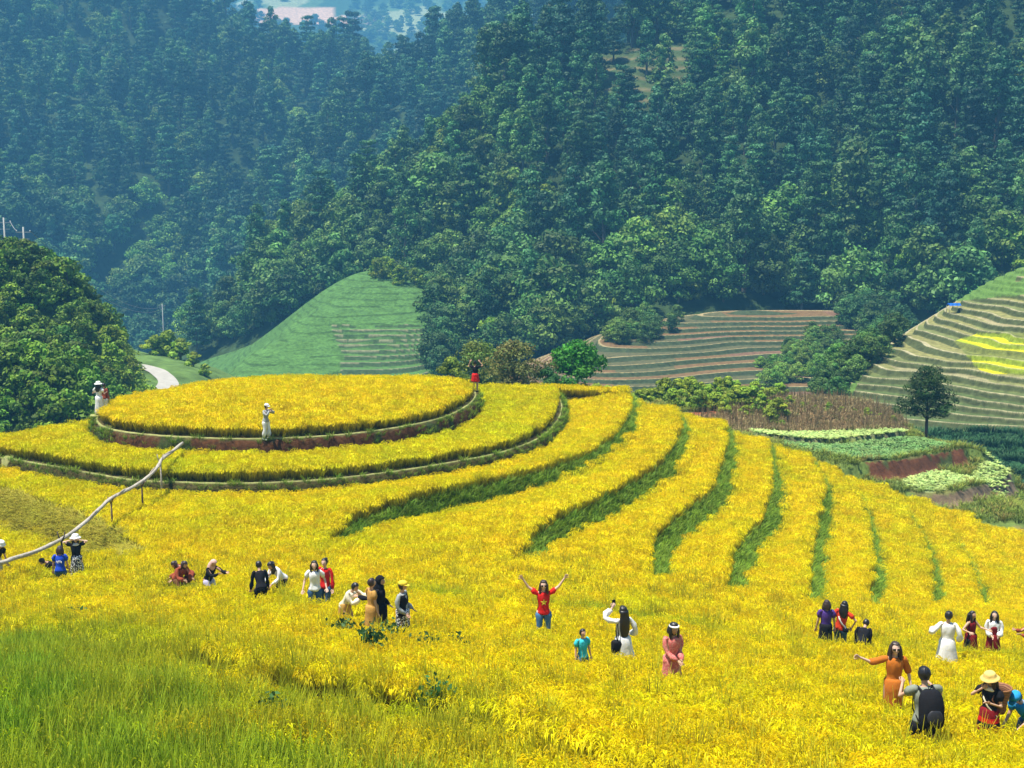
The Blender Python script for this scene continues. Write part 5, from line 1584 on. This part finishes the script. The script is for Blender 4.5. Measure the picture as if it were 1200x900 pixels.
            if len(e_) > 2 and e_[2] < 0: a, b_ = T(.13, -.02, .43), T(-.16, -.03, -.02)
            fr = -1 if not (len(e_) > 3 and e_[3] == 'back') else 1
            c.limb([a, T((0 - .05) * (1 if not (len(e_) > 2 and e_[2] < 0) else -1), fr * .125, .28), T(.04 * (1 if not (len(e_) > 2 and e_[2] < 0) else -1), fr * .13, .15), b_], [.018] * 4, 8, flat=.5, fax=ry)
            c.obj('strap', [e_[1]], root)
    root.scale = (S, S, S)
    root.rotation_euler = (0, 0, radians(yaw))
    # --- put it where the photo shows it
    top_z = (hc.z + .12) * S + 0.0
    if any(e_[0] in ('sunhat',) for e_ in extras): top_z += .03 * S
    topx = Matrix.Rotation(radians(yaw), 3, 'Z') @ (hc * S)
    if foot:
        p = at_D(foot[0], foot[1], -foot[2]); x_, y_, z_ = p
    else:
        r = ray(px, py_head); ds = np.arange(17, 60, 0.05)
        zg = fg_height(ds * r[0] / r[1], ds) - sunk
        hit = np.nonzero(ds / r[1] * r[2] <= zg + top_z)[0]
        t = ds[hit[0]] / r[1]; x_, y_ = r[0] * t - topx.x, r[1] * t - topx.y
        z_ = float(ground_z(x_, y_)) - sunk
    root.location = (x_, y_ + push, z_)
    PEOPLE_XY.append((x_, y_ + push)); PEOPLE_AT.append((px, round(F_PX / (y_ * cos(PITCH) - z_ * sin(PITCH)), 1)))
    tag(root, label, 'person', group)
    return root, dict(T=T, Rt=Rt, Rh=Rh, hc=hc, sh=sh, elb=elb, wr=wr, hdir=hdir, S=S, rx=rx, ry=ry, knee=knee_p, ank=ank)

def carried(name, label, cat, root, group=None):
    """a thing a person carries: top level, placed in the person's frame"""
    e = bpy.data.objects.new(name, None); COL.objects.link(e)
    e.location = root.location; e.rotation_euler = root.rotation_euler; e.scale = root.scale
    tag(e, label, cat, group); return e
PEOPLE_AT = []; PEOPLE_XY = []
# ---- the people of the photo
C_ = dict(white=(0.80, 0.79, 0.76), cream=(0.78, 0.70, 0.50), black=(0.014, 0.014, 0.017), red=(0.62, 0.02, 0.015), dred=(0.20, 0.012, 0.015), orange=(0.70, 0.06, 0.02), rust=(0.50, 0.15, 0.02), purple=(0.09, 0.045, 0.24),
          blue=(0.02, 0.07, 0.50), cyan=(0.03, 0.30, 0.62), teal=(0.05, 0.50, 0.55), coral=(0.62, 0.14, 0.12), denim=(0.05, 0.11, 0.20), grey=(0.34, 0.36, 0.34), khaki=(0.24, 0.26, 0.20), tan=(0.52, 0.28, 0.07),
          russet=(0.30, 0.07, 0.035), yellow=(0.80, 0.60, 0.05), straw=(0.70, 0.50, 0.16), lav=(0.45, 0.42, 0.60), brown=(0.16, 0.07, 0.035))
CM = {k: cloth(k + ' cloth', v) for k, v in C_.items()}
# black and white patterned cloth
def patterned(name, a, b, scale):
    m, nt, out = new_mat(name); tc = N(nt, 'TexCoord'); v = N(nt, 'TexNoise'); v.inputs['Scale'].default_value = scale; v.inputs['Detail'].default_value = 3
    nt.links.new(tc.outputs['Object'], v.inputs['Vector']); r = N(nt, 'ValToRGB'); r.color_ramp.interpolation = 'CONSTANT'
    r.color_ramp.elements[0].color = a + (1,); r.color_ramp.elements[1].color = b + (1,); r.color_ramp.elements[1].position = 0.52
    nt.links.new(v.outputs[0], r.inputs[0]); p = N(nt, 'BsdfPrincipled'); p.inputs['Roughness'].default_value = .9; nt.links.new(r.outputs[0], p.inputs['Base Color']); nt.links.new(p.outputs[0], out.inputs[0]); return m
PAT_BW = patterned('black and white patterned cloth', C_['black'], C_['white'], 26)
PAT_LACE = patterned('coral lace', C_['coral'], (0.70, 0.26, 0.20), 30)
BELOW = 'people standing in the rice'
FR = 'people in front at the right'
bp = build_person
# left group
bp('person in pale top cut off by the left edge, leaning forward in the rice', BELOW, 0, 631, height=1.55, yaw=60, lean=25, top=dict(mat=CM['black'], sleeve='short'), bottom=dict(mat=CM['cream'], kind='skirt'), hair=('long', HAIR), extras=[('sunhat', CM['white'], .15)])
bp('small crouched person in black low in the rice left of the blue shirt', BELOW, 49, 654, height=1.45, yaw=-70, lean=60, pelvis=.48, top=dict(mat=CM['black'], sleeve='long'), bottom=dict(mat=CM['black']), hair=('short', HAIR), hands={-1: (0, -.35, -.30), 1: (.0, -.35, -.30)}, feet={-1: (-.12, .05, .07), 1: (.12, -.1, .07)})
bp('person in royal blue shirt with white print, seen from behind', BELOW, 70, 640, height=1.55, yaw=185, lean=8, pelvis=.74, top=dict(mat=CM['blue'], sleeve='short', loose=1.2), bottom=dict(mat=CM['denim']), hair=('bob', HAIR_BR), extras=[('print', CM['white'], 1)])
bp('person in white hat, black tee and patterned skirt with both hands at the hat', BELOW, 88, 626, height=1.58, yaw=10, top=dict(mat=CM['black'], sleeve='short', loose=1.2), bottom=dict(mat=PAT_BW, kind='skirt', length=.75, flare=.24), hair=('bob', HAIR), skin=SKIN_PALE,
   hands={-1: (.02, -.16, .19, (-1, 0, 0)), 1: (-.02, -.16, .19, (1, 0, 0))}, extras=[('sunhat', CM['white'], .17), ('scarf', CM['white'])])
bp('left one of two bent people in russet clothes, face down', BELOW, 204, 657, height=1.5, yaw=-60, lean=50, pelvis=.70, top=dict(mat=CM['russet'], sleeve='wide', loose=1.35), bottom=dict(mat=CM['brown']), hair=('bob', HAIR_BR), hands={-1: (0, -.3, -.35), 1: (0, -.3, -.35)})
bp('right one of two bent people in russet clothes, turned to the left one', BELOW, 216, 656, height=1.5, yaw=50, lean=38, pelvis=.70, top=dict(mat=CM['russet'], sleeve='wide', loose=1.35), bottom=dict(mat=CM['brown']), hair=('bob', HAIR_BR), hands={-1: (0, -.3, -.3), 1: (0, -.3, -.3)})
bp('low person in black with a pale pink headscarf, reaching right', BELOW, 250, 655, height=1.5, yaw=50, lean=28, pelvis=.72, top=dict(mat=CM['black'], sleeve='long'), bottom=dict(mat=CM['lav']), hair=('short', HAIR), hands={-1: (.1, -.4, -.1), 1: (.1, -.4, -.12)}, extras=[('hood', cloth('pale pink cloth', (0.75, 0.45, 0.38)))])
bp('person in black bending left of the white shirt, back turned', BELOW, 303, 660, height=1.55, yaw=200, lean=30, pelvis=.78, top=dict(mat=CM['black'], sleeve='long', loose=1.15), bottom=dict(mat=CM['black']), hair=('short', HAIR))
bp('person in white shirt with black hair hanging, bent over between others', BELOW, 317, 657, height=1.55, yaw=-40, lean=42, pelvis=.80, top=dict(mat=CM['white'], sleeve='long', loose=1.15), bottom=dict(mat=CM['black']), hair=('long', HAIR), hands={-1: (0, -.3, -.35), 1: (0, -.25, -.38)})
bp('smiling woman in white tee and dark jeans beside the red shirt', BELOW, 368, 657, height=1.58, yaw=8, top=dict(mat=CM['white'], sleeve='short'), bottom=dict(mat=CM['denim']), hair=('bob', HAIR), skin=SKIN_PALE, hands={-1: (-.16, -.10, -.44), 1: (.16, -.10, -.42)})
bp('woman in red shirt half hidden behind the white tee', BELOW, 380, 654, height=1.58, yaw=-20, top=dict(mat=CM['red'], sleeve='long'), bottom=dict(mat=CM['denim']), hair=('bun', HAIR), skin=SKIN_PALE)
bp('person with black hair and cream wrap, bent over left of the black coat', BELOW, 416, 681, height=1.5, yaw=60, lean=32, pelvis=.80, top=dict(mat=CM['cream'], sleeve='wide', loose=1.3), bottom=dict(mat=CM['tan'], kind='skirt', flare=.25), hair=('short', HAIR), hands={-1: (.12, -.3, -.12), 1: (.15, -.35, -.1)})
bp('person in tan clothes standing behind the outstretched black arm', BELOW, 433, 686, height=1.5, yaw=120, push=.5, top=dict(mat=CM['tan'], sleeve='short'), bottom=dict(mat=CM['tan'], kind='skirt', flare=.22), hair=('short', HAIR_BR))
bp('person in long black coat and black headscarf, looking right, arm stretched left', BELOW, 446, 675, height=1.62, yaw=75, head=(0, 5), top=dict(mat=CM['black'], sleeve='long', loose=1.15, hip=-.10), bottom=dict(mat=CM['black'], kind='skirt', length=.70, flare=.22), hair=('short', HAIR), hands={-1: (-.10, .42, -.12), 1: (.05, -.15, -.4)}, extras=[('hood', CM['black'])])
bp('person in yellow cap and black vest over grey sleeves, right of the black coat', BELOW, 472, 681, height=1.55, yaw=70, top=dict(mat=CM['grey'], sleeve='long', vest=CM['black'], loose=1.2), bottom=dict(mat=PAT_BW, kind='skirt', length=.7, flare=.2), hair=('short', HAIR_BR), hands={-1: (0, -.15, -.42), 1: (0, -.2, -.38)}, extras=[('cap', CM['yellow'])])
# middle
bp('woman in red tee with yellow star, both arms raised in a wide V', BELOW, 637, 680, height=1.60, yaw=4, top=dict(mat=CM['red'], sleeve='short', hip=-.07), bottom=dict(mat=cloth('blue jeans', (0.07, 0.17, 0.32))), hair=('long', HAIR_BR), skin=SKIN_PALE,
   hands={-1: (-.34, -.04, .36, (-1, 0, -.6)), 1: (.34, -.04, .36, (1, 0, -.6))}, extras=[('star', CM['yellow']), ('glasses',)])
bp('small child in turquoise shirt, only head and shoulders above the rice', BELOW, 683, 737, height=1.18, yaw=30, top=dict(mat=CM['teal'], sleeve='short'), bottom=dict(mat=CM['denim']), hair=('short', HAIR))
r_, I = bp('woman with waist-long black hair and trailing white dress, back turned, phone raised', BELOW, 730, 710, height=1.60, yaw=200, top=dict(mat=CM['white'], sleeve='wide'), bottom=dict(mat=CM['white'], kind='skirt', length=.9, flare=.33, drag=(-.12, 0, 0)), hair=('waist', HAIR), skin=SKIN_PALE,
   hands={1: (.02, -.22, .22, (1, 0, -1)), -1: (-.12, -.15, -.38)})
ph = carried('phone', 'black phone held up before the long-haired woman', 'phone', r_)
def phone_at(ph, I, s):
    c = Shape(); p = I['wr'][s] + I['hdir'][s] * .10
    bm = bmesh.new(); box(bm, p + Vector((0, -.02, .02)), (.075, .012, .15)); bmesh.ops.bevel(bm, geom=bm.edges[:], offset=.004, segments=2, affect='EDGES')
    me = bpy.data.meshes.new('case'); bm.to_mesh(me); bm.free(); me.materials.append(plain('black phone case', (.02, .02, .02), .3)); o = bpy.data.objects.new('case', me); COL.objects.link(o); o.parent = ph
phone_at(ph, I, 1)
def shoulder_bag(label, root, I, pos, size, mat, strapmat, front=1):
    e = carried('shoulder_bag', label, 'bag', root); c = Shape(); p = I['T'](*pos)
    c.ell(p, size, fn=lambda v, w: Vector((max(-size[0] * .8, min(size[0] * .8, w.x * 1.25)), w.y, max(-size[2] * .85, min(size[2] * .75, w.z * 1.25)))))
    c.obj('pouch', [mat], e, .006, 1)
    s = Shape(); s.limb([p + Vector((0, 0, size[2] * .7)), p.lerp(I['sh'][front], .6) + Vector((0, -.05, 0)), I['sh'][front] + Vector((0, 0, .06)), p.lerp(I['sh'][front], .5) + Vector((0, .09, 0)), p + Vector((0, .02, size[2] * .7))], [.012] * 5, 6)
    s.obj('strap', [strapmat], e); return e
shoulder_bag('large black bag hanging at the side of the long-haired woman', r_, I, (.16, .06, -.10), (.15, .09, .16), CM['black'], CM['black'], 1)
bp('woman in coral lace dress with black bob and white headband, hands joined', BELOW, 790, 729, height=1.58, yaw=25, lean=4, top=dict(mat=PAT_LACE, sleeve='long', loose=1.2), bottom=dict(mat=PAT_LACE, kind='skirt', length=.75, flare=.24), hair=('bob', HAIR), hands={-1: (.10, -.26, -.36), 1: (-.10, -.26, -.36)}, extras=[('headband', CM['white'])])
# right back group
bp('person in purple tee and black skirt, back turned, left of the orange-red top', BELOW, 969, 703, height=1.58, yaw=175, top=dict(mat=CM['purple'], sleeve='short', loose=1.2), bottom=dict(mat=CM['black'], kind='skirt', length=.5, flare=.2), hair=('bob', HAIR_BR))
r_, I = bp('woman in orange-red top with black hair, hand on hip, white strap across', BELOW, 990, 704, height=1.58, yaw=150, side=-8, top=dict(mat=CM['orange'], sleeve='short'), bottom=dict(mat=CM['denim']), hair=('long', HAIR), hands={-1: (-.10, -.02, -.38, (-1, 0, .2)), 1: (.1, -.1, -.45)}, extras=[('sash', CM['white'], -1, 'back')])
shoulder_bag('black bag with white strap on the hip of the orange-red top', r_, I, (-.17, .06, -.02), (.10, .05, .07), CM['black'], CM['white'], 1)
bp('person all in black bending low right of the orange-red top', BELOW, 1015, 730, height=1.5, yaw=150, lean=48, pelvis=.62, top=dict(mat=CM['black'], sleeve='long', loose=1.25), bottom=dict(mat=CM['black']), hair=('short', HAIR), hands={-1: (.05, -.1, -.45), 1: (.05, -.1, -.45)})
bp('person in loose white dress with short black hair, seen from behind', BELOW, 1112, 716, height=1.62, yaw=165, top=dict(mat=CM['white'], sleeve='wide', loose=1.35), bottom=dict(mat=CM['white'], kind='skirt', length=.95, flare=.34), hair=('short', HAIR), hands={1: (.18, -.12, -.16), -1: (-.12, -.1, -.40)})
r_, I = bp('young woman in dark red dress reaching forward, between the two in white', BELOW, 1140, 716, height=1.55, yaw=40, top=dict(mat=CM['dred'], sleeve='none'), bottom=dict(mat=CM['dred'], kind='skirt', length=.7, flare=.25), hair=('long', HAIR), hands={1: (.10, -.36, -.2), -1: (-.26, -.2, -.16)})
shoulder_bag('black bag carried low by the young woman in dark red', r_, I, (-.20, -.02, -.14), (.11, .07, .15), CM['black'], CM['black'], -1)
bp('woman in white blouse and dark red pinafore, hand at her waist', BELOW, 1166, 716, height=1.58, yaw=-15, top=dict(mat=CM['white'], sleeve='wide'), bottom=dict(mat=CM['dred'], kind='skirt', length=.8, flare=.26), hair=('long', HAIR), hands={-1: (.08, -.22, -.34), 1: (-.04, -.24, -.32)}, extras=[('apron', CM['dred'])], skin=SKIN_PALE)
bp('person in brick-red clothes cut off by the right edge, arm reaching left', BELOW, 1206, 724, height=1.55, yaw=-80, lean=30, top=dict(mat=CM['russet'], sleeve='long', loose=1.3), bottom=dict(mat=CM['brown']), hair=('short', HAIR_BR), hands={-1: (0, -.42, -.06), 1: (0, -.42, -.10)})
# right front
bp('woman in long rust dress and sunglasses, one arm stretched out to the left', FR, 1050, 752, height=1.62, yaw=-6, top=dict(mat=CM['rust'], sleeve='puff', hip=-.05), bottom=dict(mat=CM['rust'], kind='skirt', length=.95, flare=.21), hair=('long', HAIR_BR), skin=SKIN_PALE,
   hands={-1: (-.46, -.10, .04, (0, .3, -1)), 1: (.14, -.02, -.46)}, extras=[('glasses',)])
r_, I = bp('kneeling man in grey-green shirt and black trousers, back to the viewer', FR, 1083, 783, height=1.70, yaw=186, lean=10, pelvis=.46, top=dict(mat=CM['khaki'], sleeve='short', loose=1.3), bottom=dict(mat=CM['black']), hair=('short', HAIR), feet={-1: (-.16, .30, .10), 1: (.18, .28, .10)}, knee=(0, -1, -.6),
   hands={-1: (-.05, -.32, -.05), 1: (.05, -.32, -.05)}, extras=[('shoes', plain('white trainers', (.7, .7, .68), .6))], sunk=-.30)
e = carried('backpack', 'black backpack on the back of the kneeling man', 'backpack', r_)
c = Shape(); Tq = I['T']
c.rings([(Tq(0, .20 + o_, z), I['rx'] * a, I['ry'] * b_) for z, a, b_, o_ in ((-.10, .13, .06, 0), (-.06, .17, .10, .01), (.10, .185, .13, .02), (.28, .18, .12, .015), (.40, .15, .09, 0), (.45, .09, .05, -.01))], 22); c.obj('main_bag', [CM['black']], e, .006, 1)
c = Shape(); c.ell(Tq(0, .34, .08), (.12, .03, .12), I['Rt']); c.obj('front_pocket', [plain('dark grey nylon', (.03, .03, .035), .5)], e)
c = Shape(); c.limb([Tq(0, .17, .44), Tq(.03, .19, .49), Tq(-.03, .19, .49), Tq(0, .17, .44)], [.008] * 4, 6); c.obj('handle', [CM['black']], e)
for s in (-1, 1):
    c = Shape(); c.limb([Tq(s * .10, .14, .42), Tq(s * .11, .0, .47), Tq(s * .12, -.13, .33), Tq(s * .14, -.10, .12), Tq(s * .15, .10, .0)], [.018] * 5, 8, flat=.5); c.obj('strap', [CM['black']], e)
SKB = [CM['red'], CM['black']]
r_, I = bp('girl in straw hat, black top and red and black banded skirt, facing left', FR, 1161, 787, height=1.42, yaw=-55, head=(0, 12), top=dict(mat=CM['black'], sleeve='short', loose=1.15), bottom=dict(mat=CM['dred'], kind='skirt', length=.68, flare=.27, bands=[CM['red'], CM['black']], bandrows=(2, 3, 5, 7)), hair=('long', HAIR_BR), skin=SKIN,
   hands={-1: (.06, -.14, .02, (-1, -.5, -1)), 1: (.0, -.24, -.16)}, extras=[('sunhat', CM['straw'], .17), ('scarf', CM['cream']), ('sash', CM['cream'])])
e = carried('back_basket', 'brown woven basket on the back of the girl in straw hat', 'basket', r_)
wick, nt, out = new_mat('woven cane'); tc = N(nt, 'TexCoord'); w1 = N(nt, 'TexWave'); w1.inputs['Scale'].default_value = 9; w1.bands_direction = 'Z'; nt.links.new(tc.outputs['Object'], w1.inputs[0])
w1.inputs['Distortion'].default_value = 3; cc = mix_rgb(nt, 'MIX', w1.outputs[1], (.11, .04, .02), (.34, .16, .07)); pb = N(nt, 'BsdfPrincipled'); pb.inputs['Roughness'].default_value = .8; nt.links.new(cc, pb.inputs[0]); nt.links.new(pb.outputs[0], out.inputs[0])
c = Shape(); Tq = I['T']
c.rings([(Tq(0, .27, z), I['rx'] * a, I['ry'] * a) for z, a in ((-.08, .11), (.05, .14), (.20, .17), (.36, .21), (.40, .215), (.40, .19), (.30, .16), (.10, .12))], 24); c.obj('body', [wick], e, .004, 1)
c = Shape(); c.rings([(Tq(0, .27, z), I['rx'] * a, I['ry'] * a) for z, a in ((.385, .212), (.40, .228), (.42, .215), (.405, .20))], 24, cap=False); c.obj('rim', [cloth('cane rim', (.30, .14, .06))], e)
for s in (-1, 1):
    c = Shape(); c.limb([Tq(s * .10, .12, .34), Tq(s * .11, .0, .47), Tq(s * .12, -.12, .30), Tq(s * .13, .10, .05)], [.012] * 4, 7); c.obj('strap', [CM['brown']], e)
r_, I = bp('person in sky blue shirt and cap bending left, cut off by the right edge', FR, 1192, 806, height=1.50, yaw=-60, lean=42, pelvis=.66, top=dict(mat=CM['cyan'], sleeve='short', loose=1.4), bottom=dict(mat=CM['denim']), hair=('short', HAIR), hands={-1: (.02, -.28, -.38), 1: (.02, -.3, -.36)}, extras=[('cap', CM['cyan']), ('sash', CM['black'], 1, 'back')])
# on the round field
RG = 'people on the rims of the round fields'
bp('person in white dress and white hat at the left end of the top field', RG, 114, foot=(117, 488, Z1), height=1.62, yaw=170, top=dict(mat=CM['white'], sleeve='short'), bottom=dict(mat=CM['white'], kind='skirt', length=.82, flare=.22), hair=('long', HAIR), hands={-1: (-.1, -.2, -.2), 1: (.05, -.22, -.15)}, extras=[('sunhat', CM['white'], .18)])
r_ = bpy.context.scene.objects[-1] if False else None
r_, I = bp('small person in dark red jacket standing close behind the white dress', RG, 121, foot=(121, 486, Z1), height=1.45, yaw=160, push=.3, top=dict(mat=CM['russet'], sleeve='long', loose=1.3), bottom=dict(mat=CM['white']), hair=('short', HAIR))
bp('photographer in white trousers and cap on the front rim of the top field', RG, 311, foot=(312, 515, Z1), height=1.55, yaw=60, lean=6, top=dict(mat=CM['grey'], sleeve='long'), bottom=dict(mat=CM['white']), hair=('short', HAIR), hands={-1: (.10, -.22, .02, (-1, 0, -1)), 1: (-.06, -.24, .03, (1, 0, -1))}, feet={-1: (-.14, .03, .07), 1: (.14, -.03, .07)}, extras=[('cap', CM['white']), ('shoes', plain('white shoes', (.7, .7, .68), .6))])
bp('person in red shorts and black top holding a pale hat at the right end', RG, 557, foot=(557, 459, Z1), height=1.62, yaw=160, top=dict(mat=CM['black'], sleeve='short'), bottom=dict(mat=CM['red'], kind='skirt', length=.42, flare=.22), hair=('bun', HAIR), hands={1: (.16, -.1, .22, (1, 0, -1)), -1: (-.05, -.15, .24, (-1, 0, -1))})
print('people px/m', PEOPLE_AT)
keep &= clear_spots(rx, ry)
# unripe patches
n1 = vnoise(rx, ry, 3.2, 3, 41); n2 = vnoise(rx, ry, 0.9, 2, 42)
low = M['lower']                      # signed distance to the lower lip (- = nearer the camera)
green = np.clip(0.03 + 0.26 * n1 + 0.22 * vnoise(rx, ry, 9.0, 2, 51) + 0.15 * n2, 0, 1)
fgz = sstep(3.2, -3.4, low + 1.6 * vnoise(rx, ry, 2.2, 2, 48)) * sstep(1.5, -1.5, rx)
px_, py_, _ = project(rx, ry, rz)
gpx = sstep(330, 120, px_) * sstep(730, 800, py_)
midg = np.exp(-((M['mid'] - 0.9) / 0.9) ** 2) * (0.35 + 0.5 * vnoise(rx, ry, 2.0, 2, 44))
t2 = (M['in2'] & ~M['in1']) * 0.38
green = np.clip(green + (0.42 + 0.5 * vnoise(rx, ry, 1.5, 2, 49)) * fgz + 0.25 * gpx + midg + 0.5 * t2, 0, 1)
pleaf = np.clip(0.75 * fgz + 0.25 * gpx + 0.5 * midg + 0.10 * (ry < 40), 0, 0.95)
rng = np.random.default_rng(9)
leafy = rng.uniform(size=len(rx)) < pleaf
rsx = 1.0
idx = np.where(leafy, rng.integers(8, 13, len(rx)), rng.integers(0, 8, len(rx)))
keep &= rng.uniform(size=len(rx)) > 0.02 + 0.26 * fgz * (1 + vnoise(rx, ry, 0.8, 2, 57))
P = np.stack([rx, ry, rz - 0.02], -1)[keep]
rsc = rs * rng.uniform(0.85, 1.15, len(rx)) * (1 + 0.08 * vnoise(rx, ry, 2.5, 2, 45))
sc3 = np.stack([rsc * 1.15, rsc * 1.15, rng.uniform(0.90, 1.20, len(rx)) * (1 + 0.10 * vnoise(rx, ry, 1.6, 2, 46))], -1)[keep]
near = np.full(len(rx), 9.0)
for qx, qy in PEOPLE_XY: near = np.minimum(near, np.hypot(rx - qx, (ry - qy + 0.12) * 0.8))
near = near[keep]; sc3[:, 2] *= 0.55 + 0.45 * sstep(0.22, 0.6, near)
tl = rng.normal(0, 1, (len(rx), 2))[keep] * (0.07 + 0.35 * (1 - sstep(0.25, 0.55, near)))[:, None]
far_ = near > 0.17
P, sc3, tl = P[far_], sc3[far_], tl[far_]; kk = np.nonzero(keep)[0][~far_]; keep[kk] = False
# Blender sorts the collection children by name: indices follow that order
order = sorted(range(len(rice_src)), key=lambda i: rice_src[i].name)
rank = np.empty(len(rice_src), int); rank[order] = np.arange(len(rice_src))
scatter('rice_field', P, rng.uniform(0, 6.28, len(P)), sc3, rank[idx[keep]], green[keep], rice_src,
        'dense golden yellow ripe rice covering every terrace', 'rice', tilt=tl)

# grass on the banks and on the rims of the paths
grass_mat = leaf_mat('bank grass', 0.25, 0.02, 0.25)
grass_src = []
for k in range(5):
    rng2 = np.random.default_rng(300 + k)
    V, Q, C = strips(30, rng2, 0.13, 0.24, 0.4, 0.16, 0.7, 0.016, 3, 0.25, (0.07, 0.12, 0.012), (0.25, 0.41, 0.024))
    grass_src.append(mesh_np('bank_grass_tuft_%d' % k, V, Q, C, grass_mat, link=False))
for k in range(3):   # long straw-green grass leaning over the left bank
    rng2 = np.random.default_rng(330 + k)
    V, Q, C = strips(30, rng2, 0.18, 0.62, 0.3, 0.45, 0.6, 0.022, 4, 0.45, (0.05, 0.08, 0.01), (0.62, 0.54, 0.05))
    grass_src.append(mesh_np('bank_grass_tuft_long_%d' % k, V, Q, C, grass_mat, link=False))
gx, gy = jitter_points(-34, 36, 24, 73, 0.15, rng)
gz, M2 = fg_height(gx, gy, True)
px_, py_, _ = project(gx, gy, gz)
pr = rng.uniform(size=len(gx))
sel_bank = M2['bank']
nzz = vnoise(gx, gy, 1.3, 3, 31)
sel_r1 = M2['riser1'] & ((pr < 0.42) | ((nzz > 0.1) & (pr < 0.9)) | ((px_ > 470) & (pr < 0.75)) | (px_ < 135))
sel_r2 = M2['riser2'] & (pr < 0.95)
sel_rough = M2['rough']
k = (sel_bank | sel_r1 | sel_r2 | sel_rough) & in_view(gx, gy, gz) & (~M2['path'] | (pr < 0.10))
gi_ = np.where(sel_rough, rng.integers(5, 8, len(gx)), rng.integers(0, 5, len(gx)))
s_ = np.where(sel_rough, rng.uniform(0.8, 1.2, len(gx)), np.where(sel_bank, rng.uniform(0.9, 1.5, len(gx)), rng.uniform(0.6, 1.1, len(gx))))
scatter('bank_grass', np.stack([gx, gy, gz], -1)[k], rng.uniform(0, 6.28, k.sum()), s_[k], gi_[k], np.zeros(k.sum()), grass_src,
        'dark green grass on the banks between the rice fields', 'grass')
print('rice tufts', len(P), 'grass', int(k.sum()))
# ------------------------------------------------------------------ haze: one even box of air
hz, nt, out = new_mat('air')
vol = N(nt, 'VolumePrincipled')
vol.inputs['Color'].default_value = (0.17, 0.58, 1.0, 1)
vol.inputs['Density'].default_value = 0.00062
vol.inputs['Anisotropy'].default_value = 0.0
nt.links.new(vol.outputs[0], out.inputs['Volume'])
bm = bmesh.new(); bmesh.ops.create_cube(bm, size=1.0)
me = bpy.data.meshes.new('haze'); bm.to_mesh(me); bm.free()
haze = bpy.data.objects.new('haze', me); COL.objects.link(haze)
haze.scale = (8600, 8700, 420); haze.location = (0, 150, 420 / 2 - 66)
me.materials.append(hz)
tag(haze, 'thin blue mountain haze filling the valley', 'haze', kind='stuff')
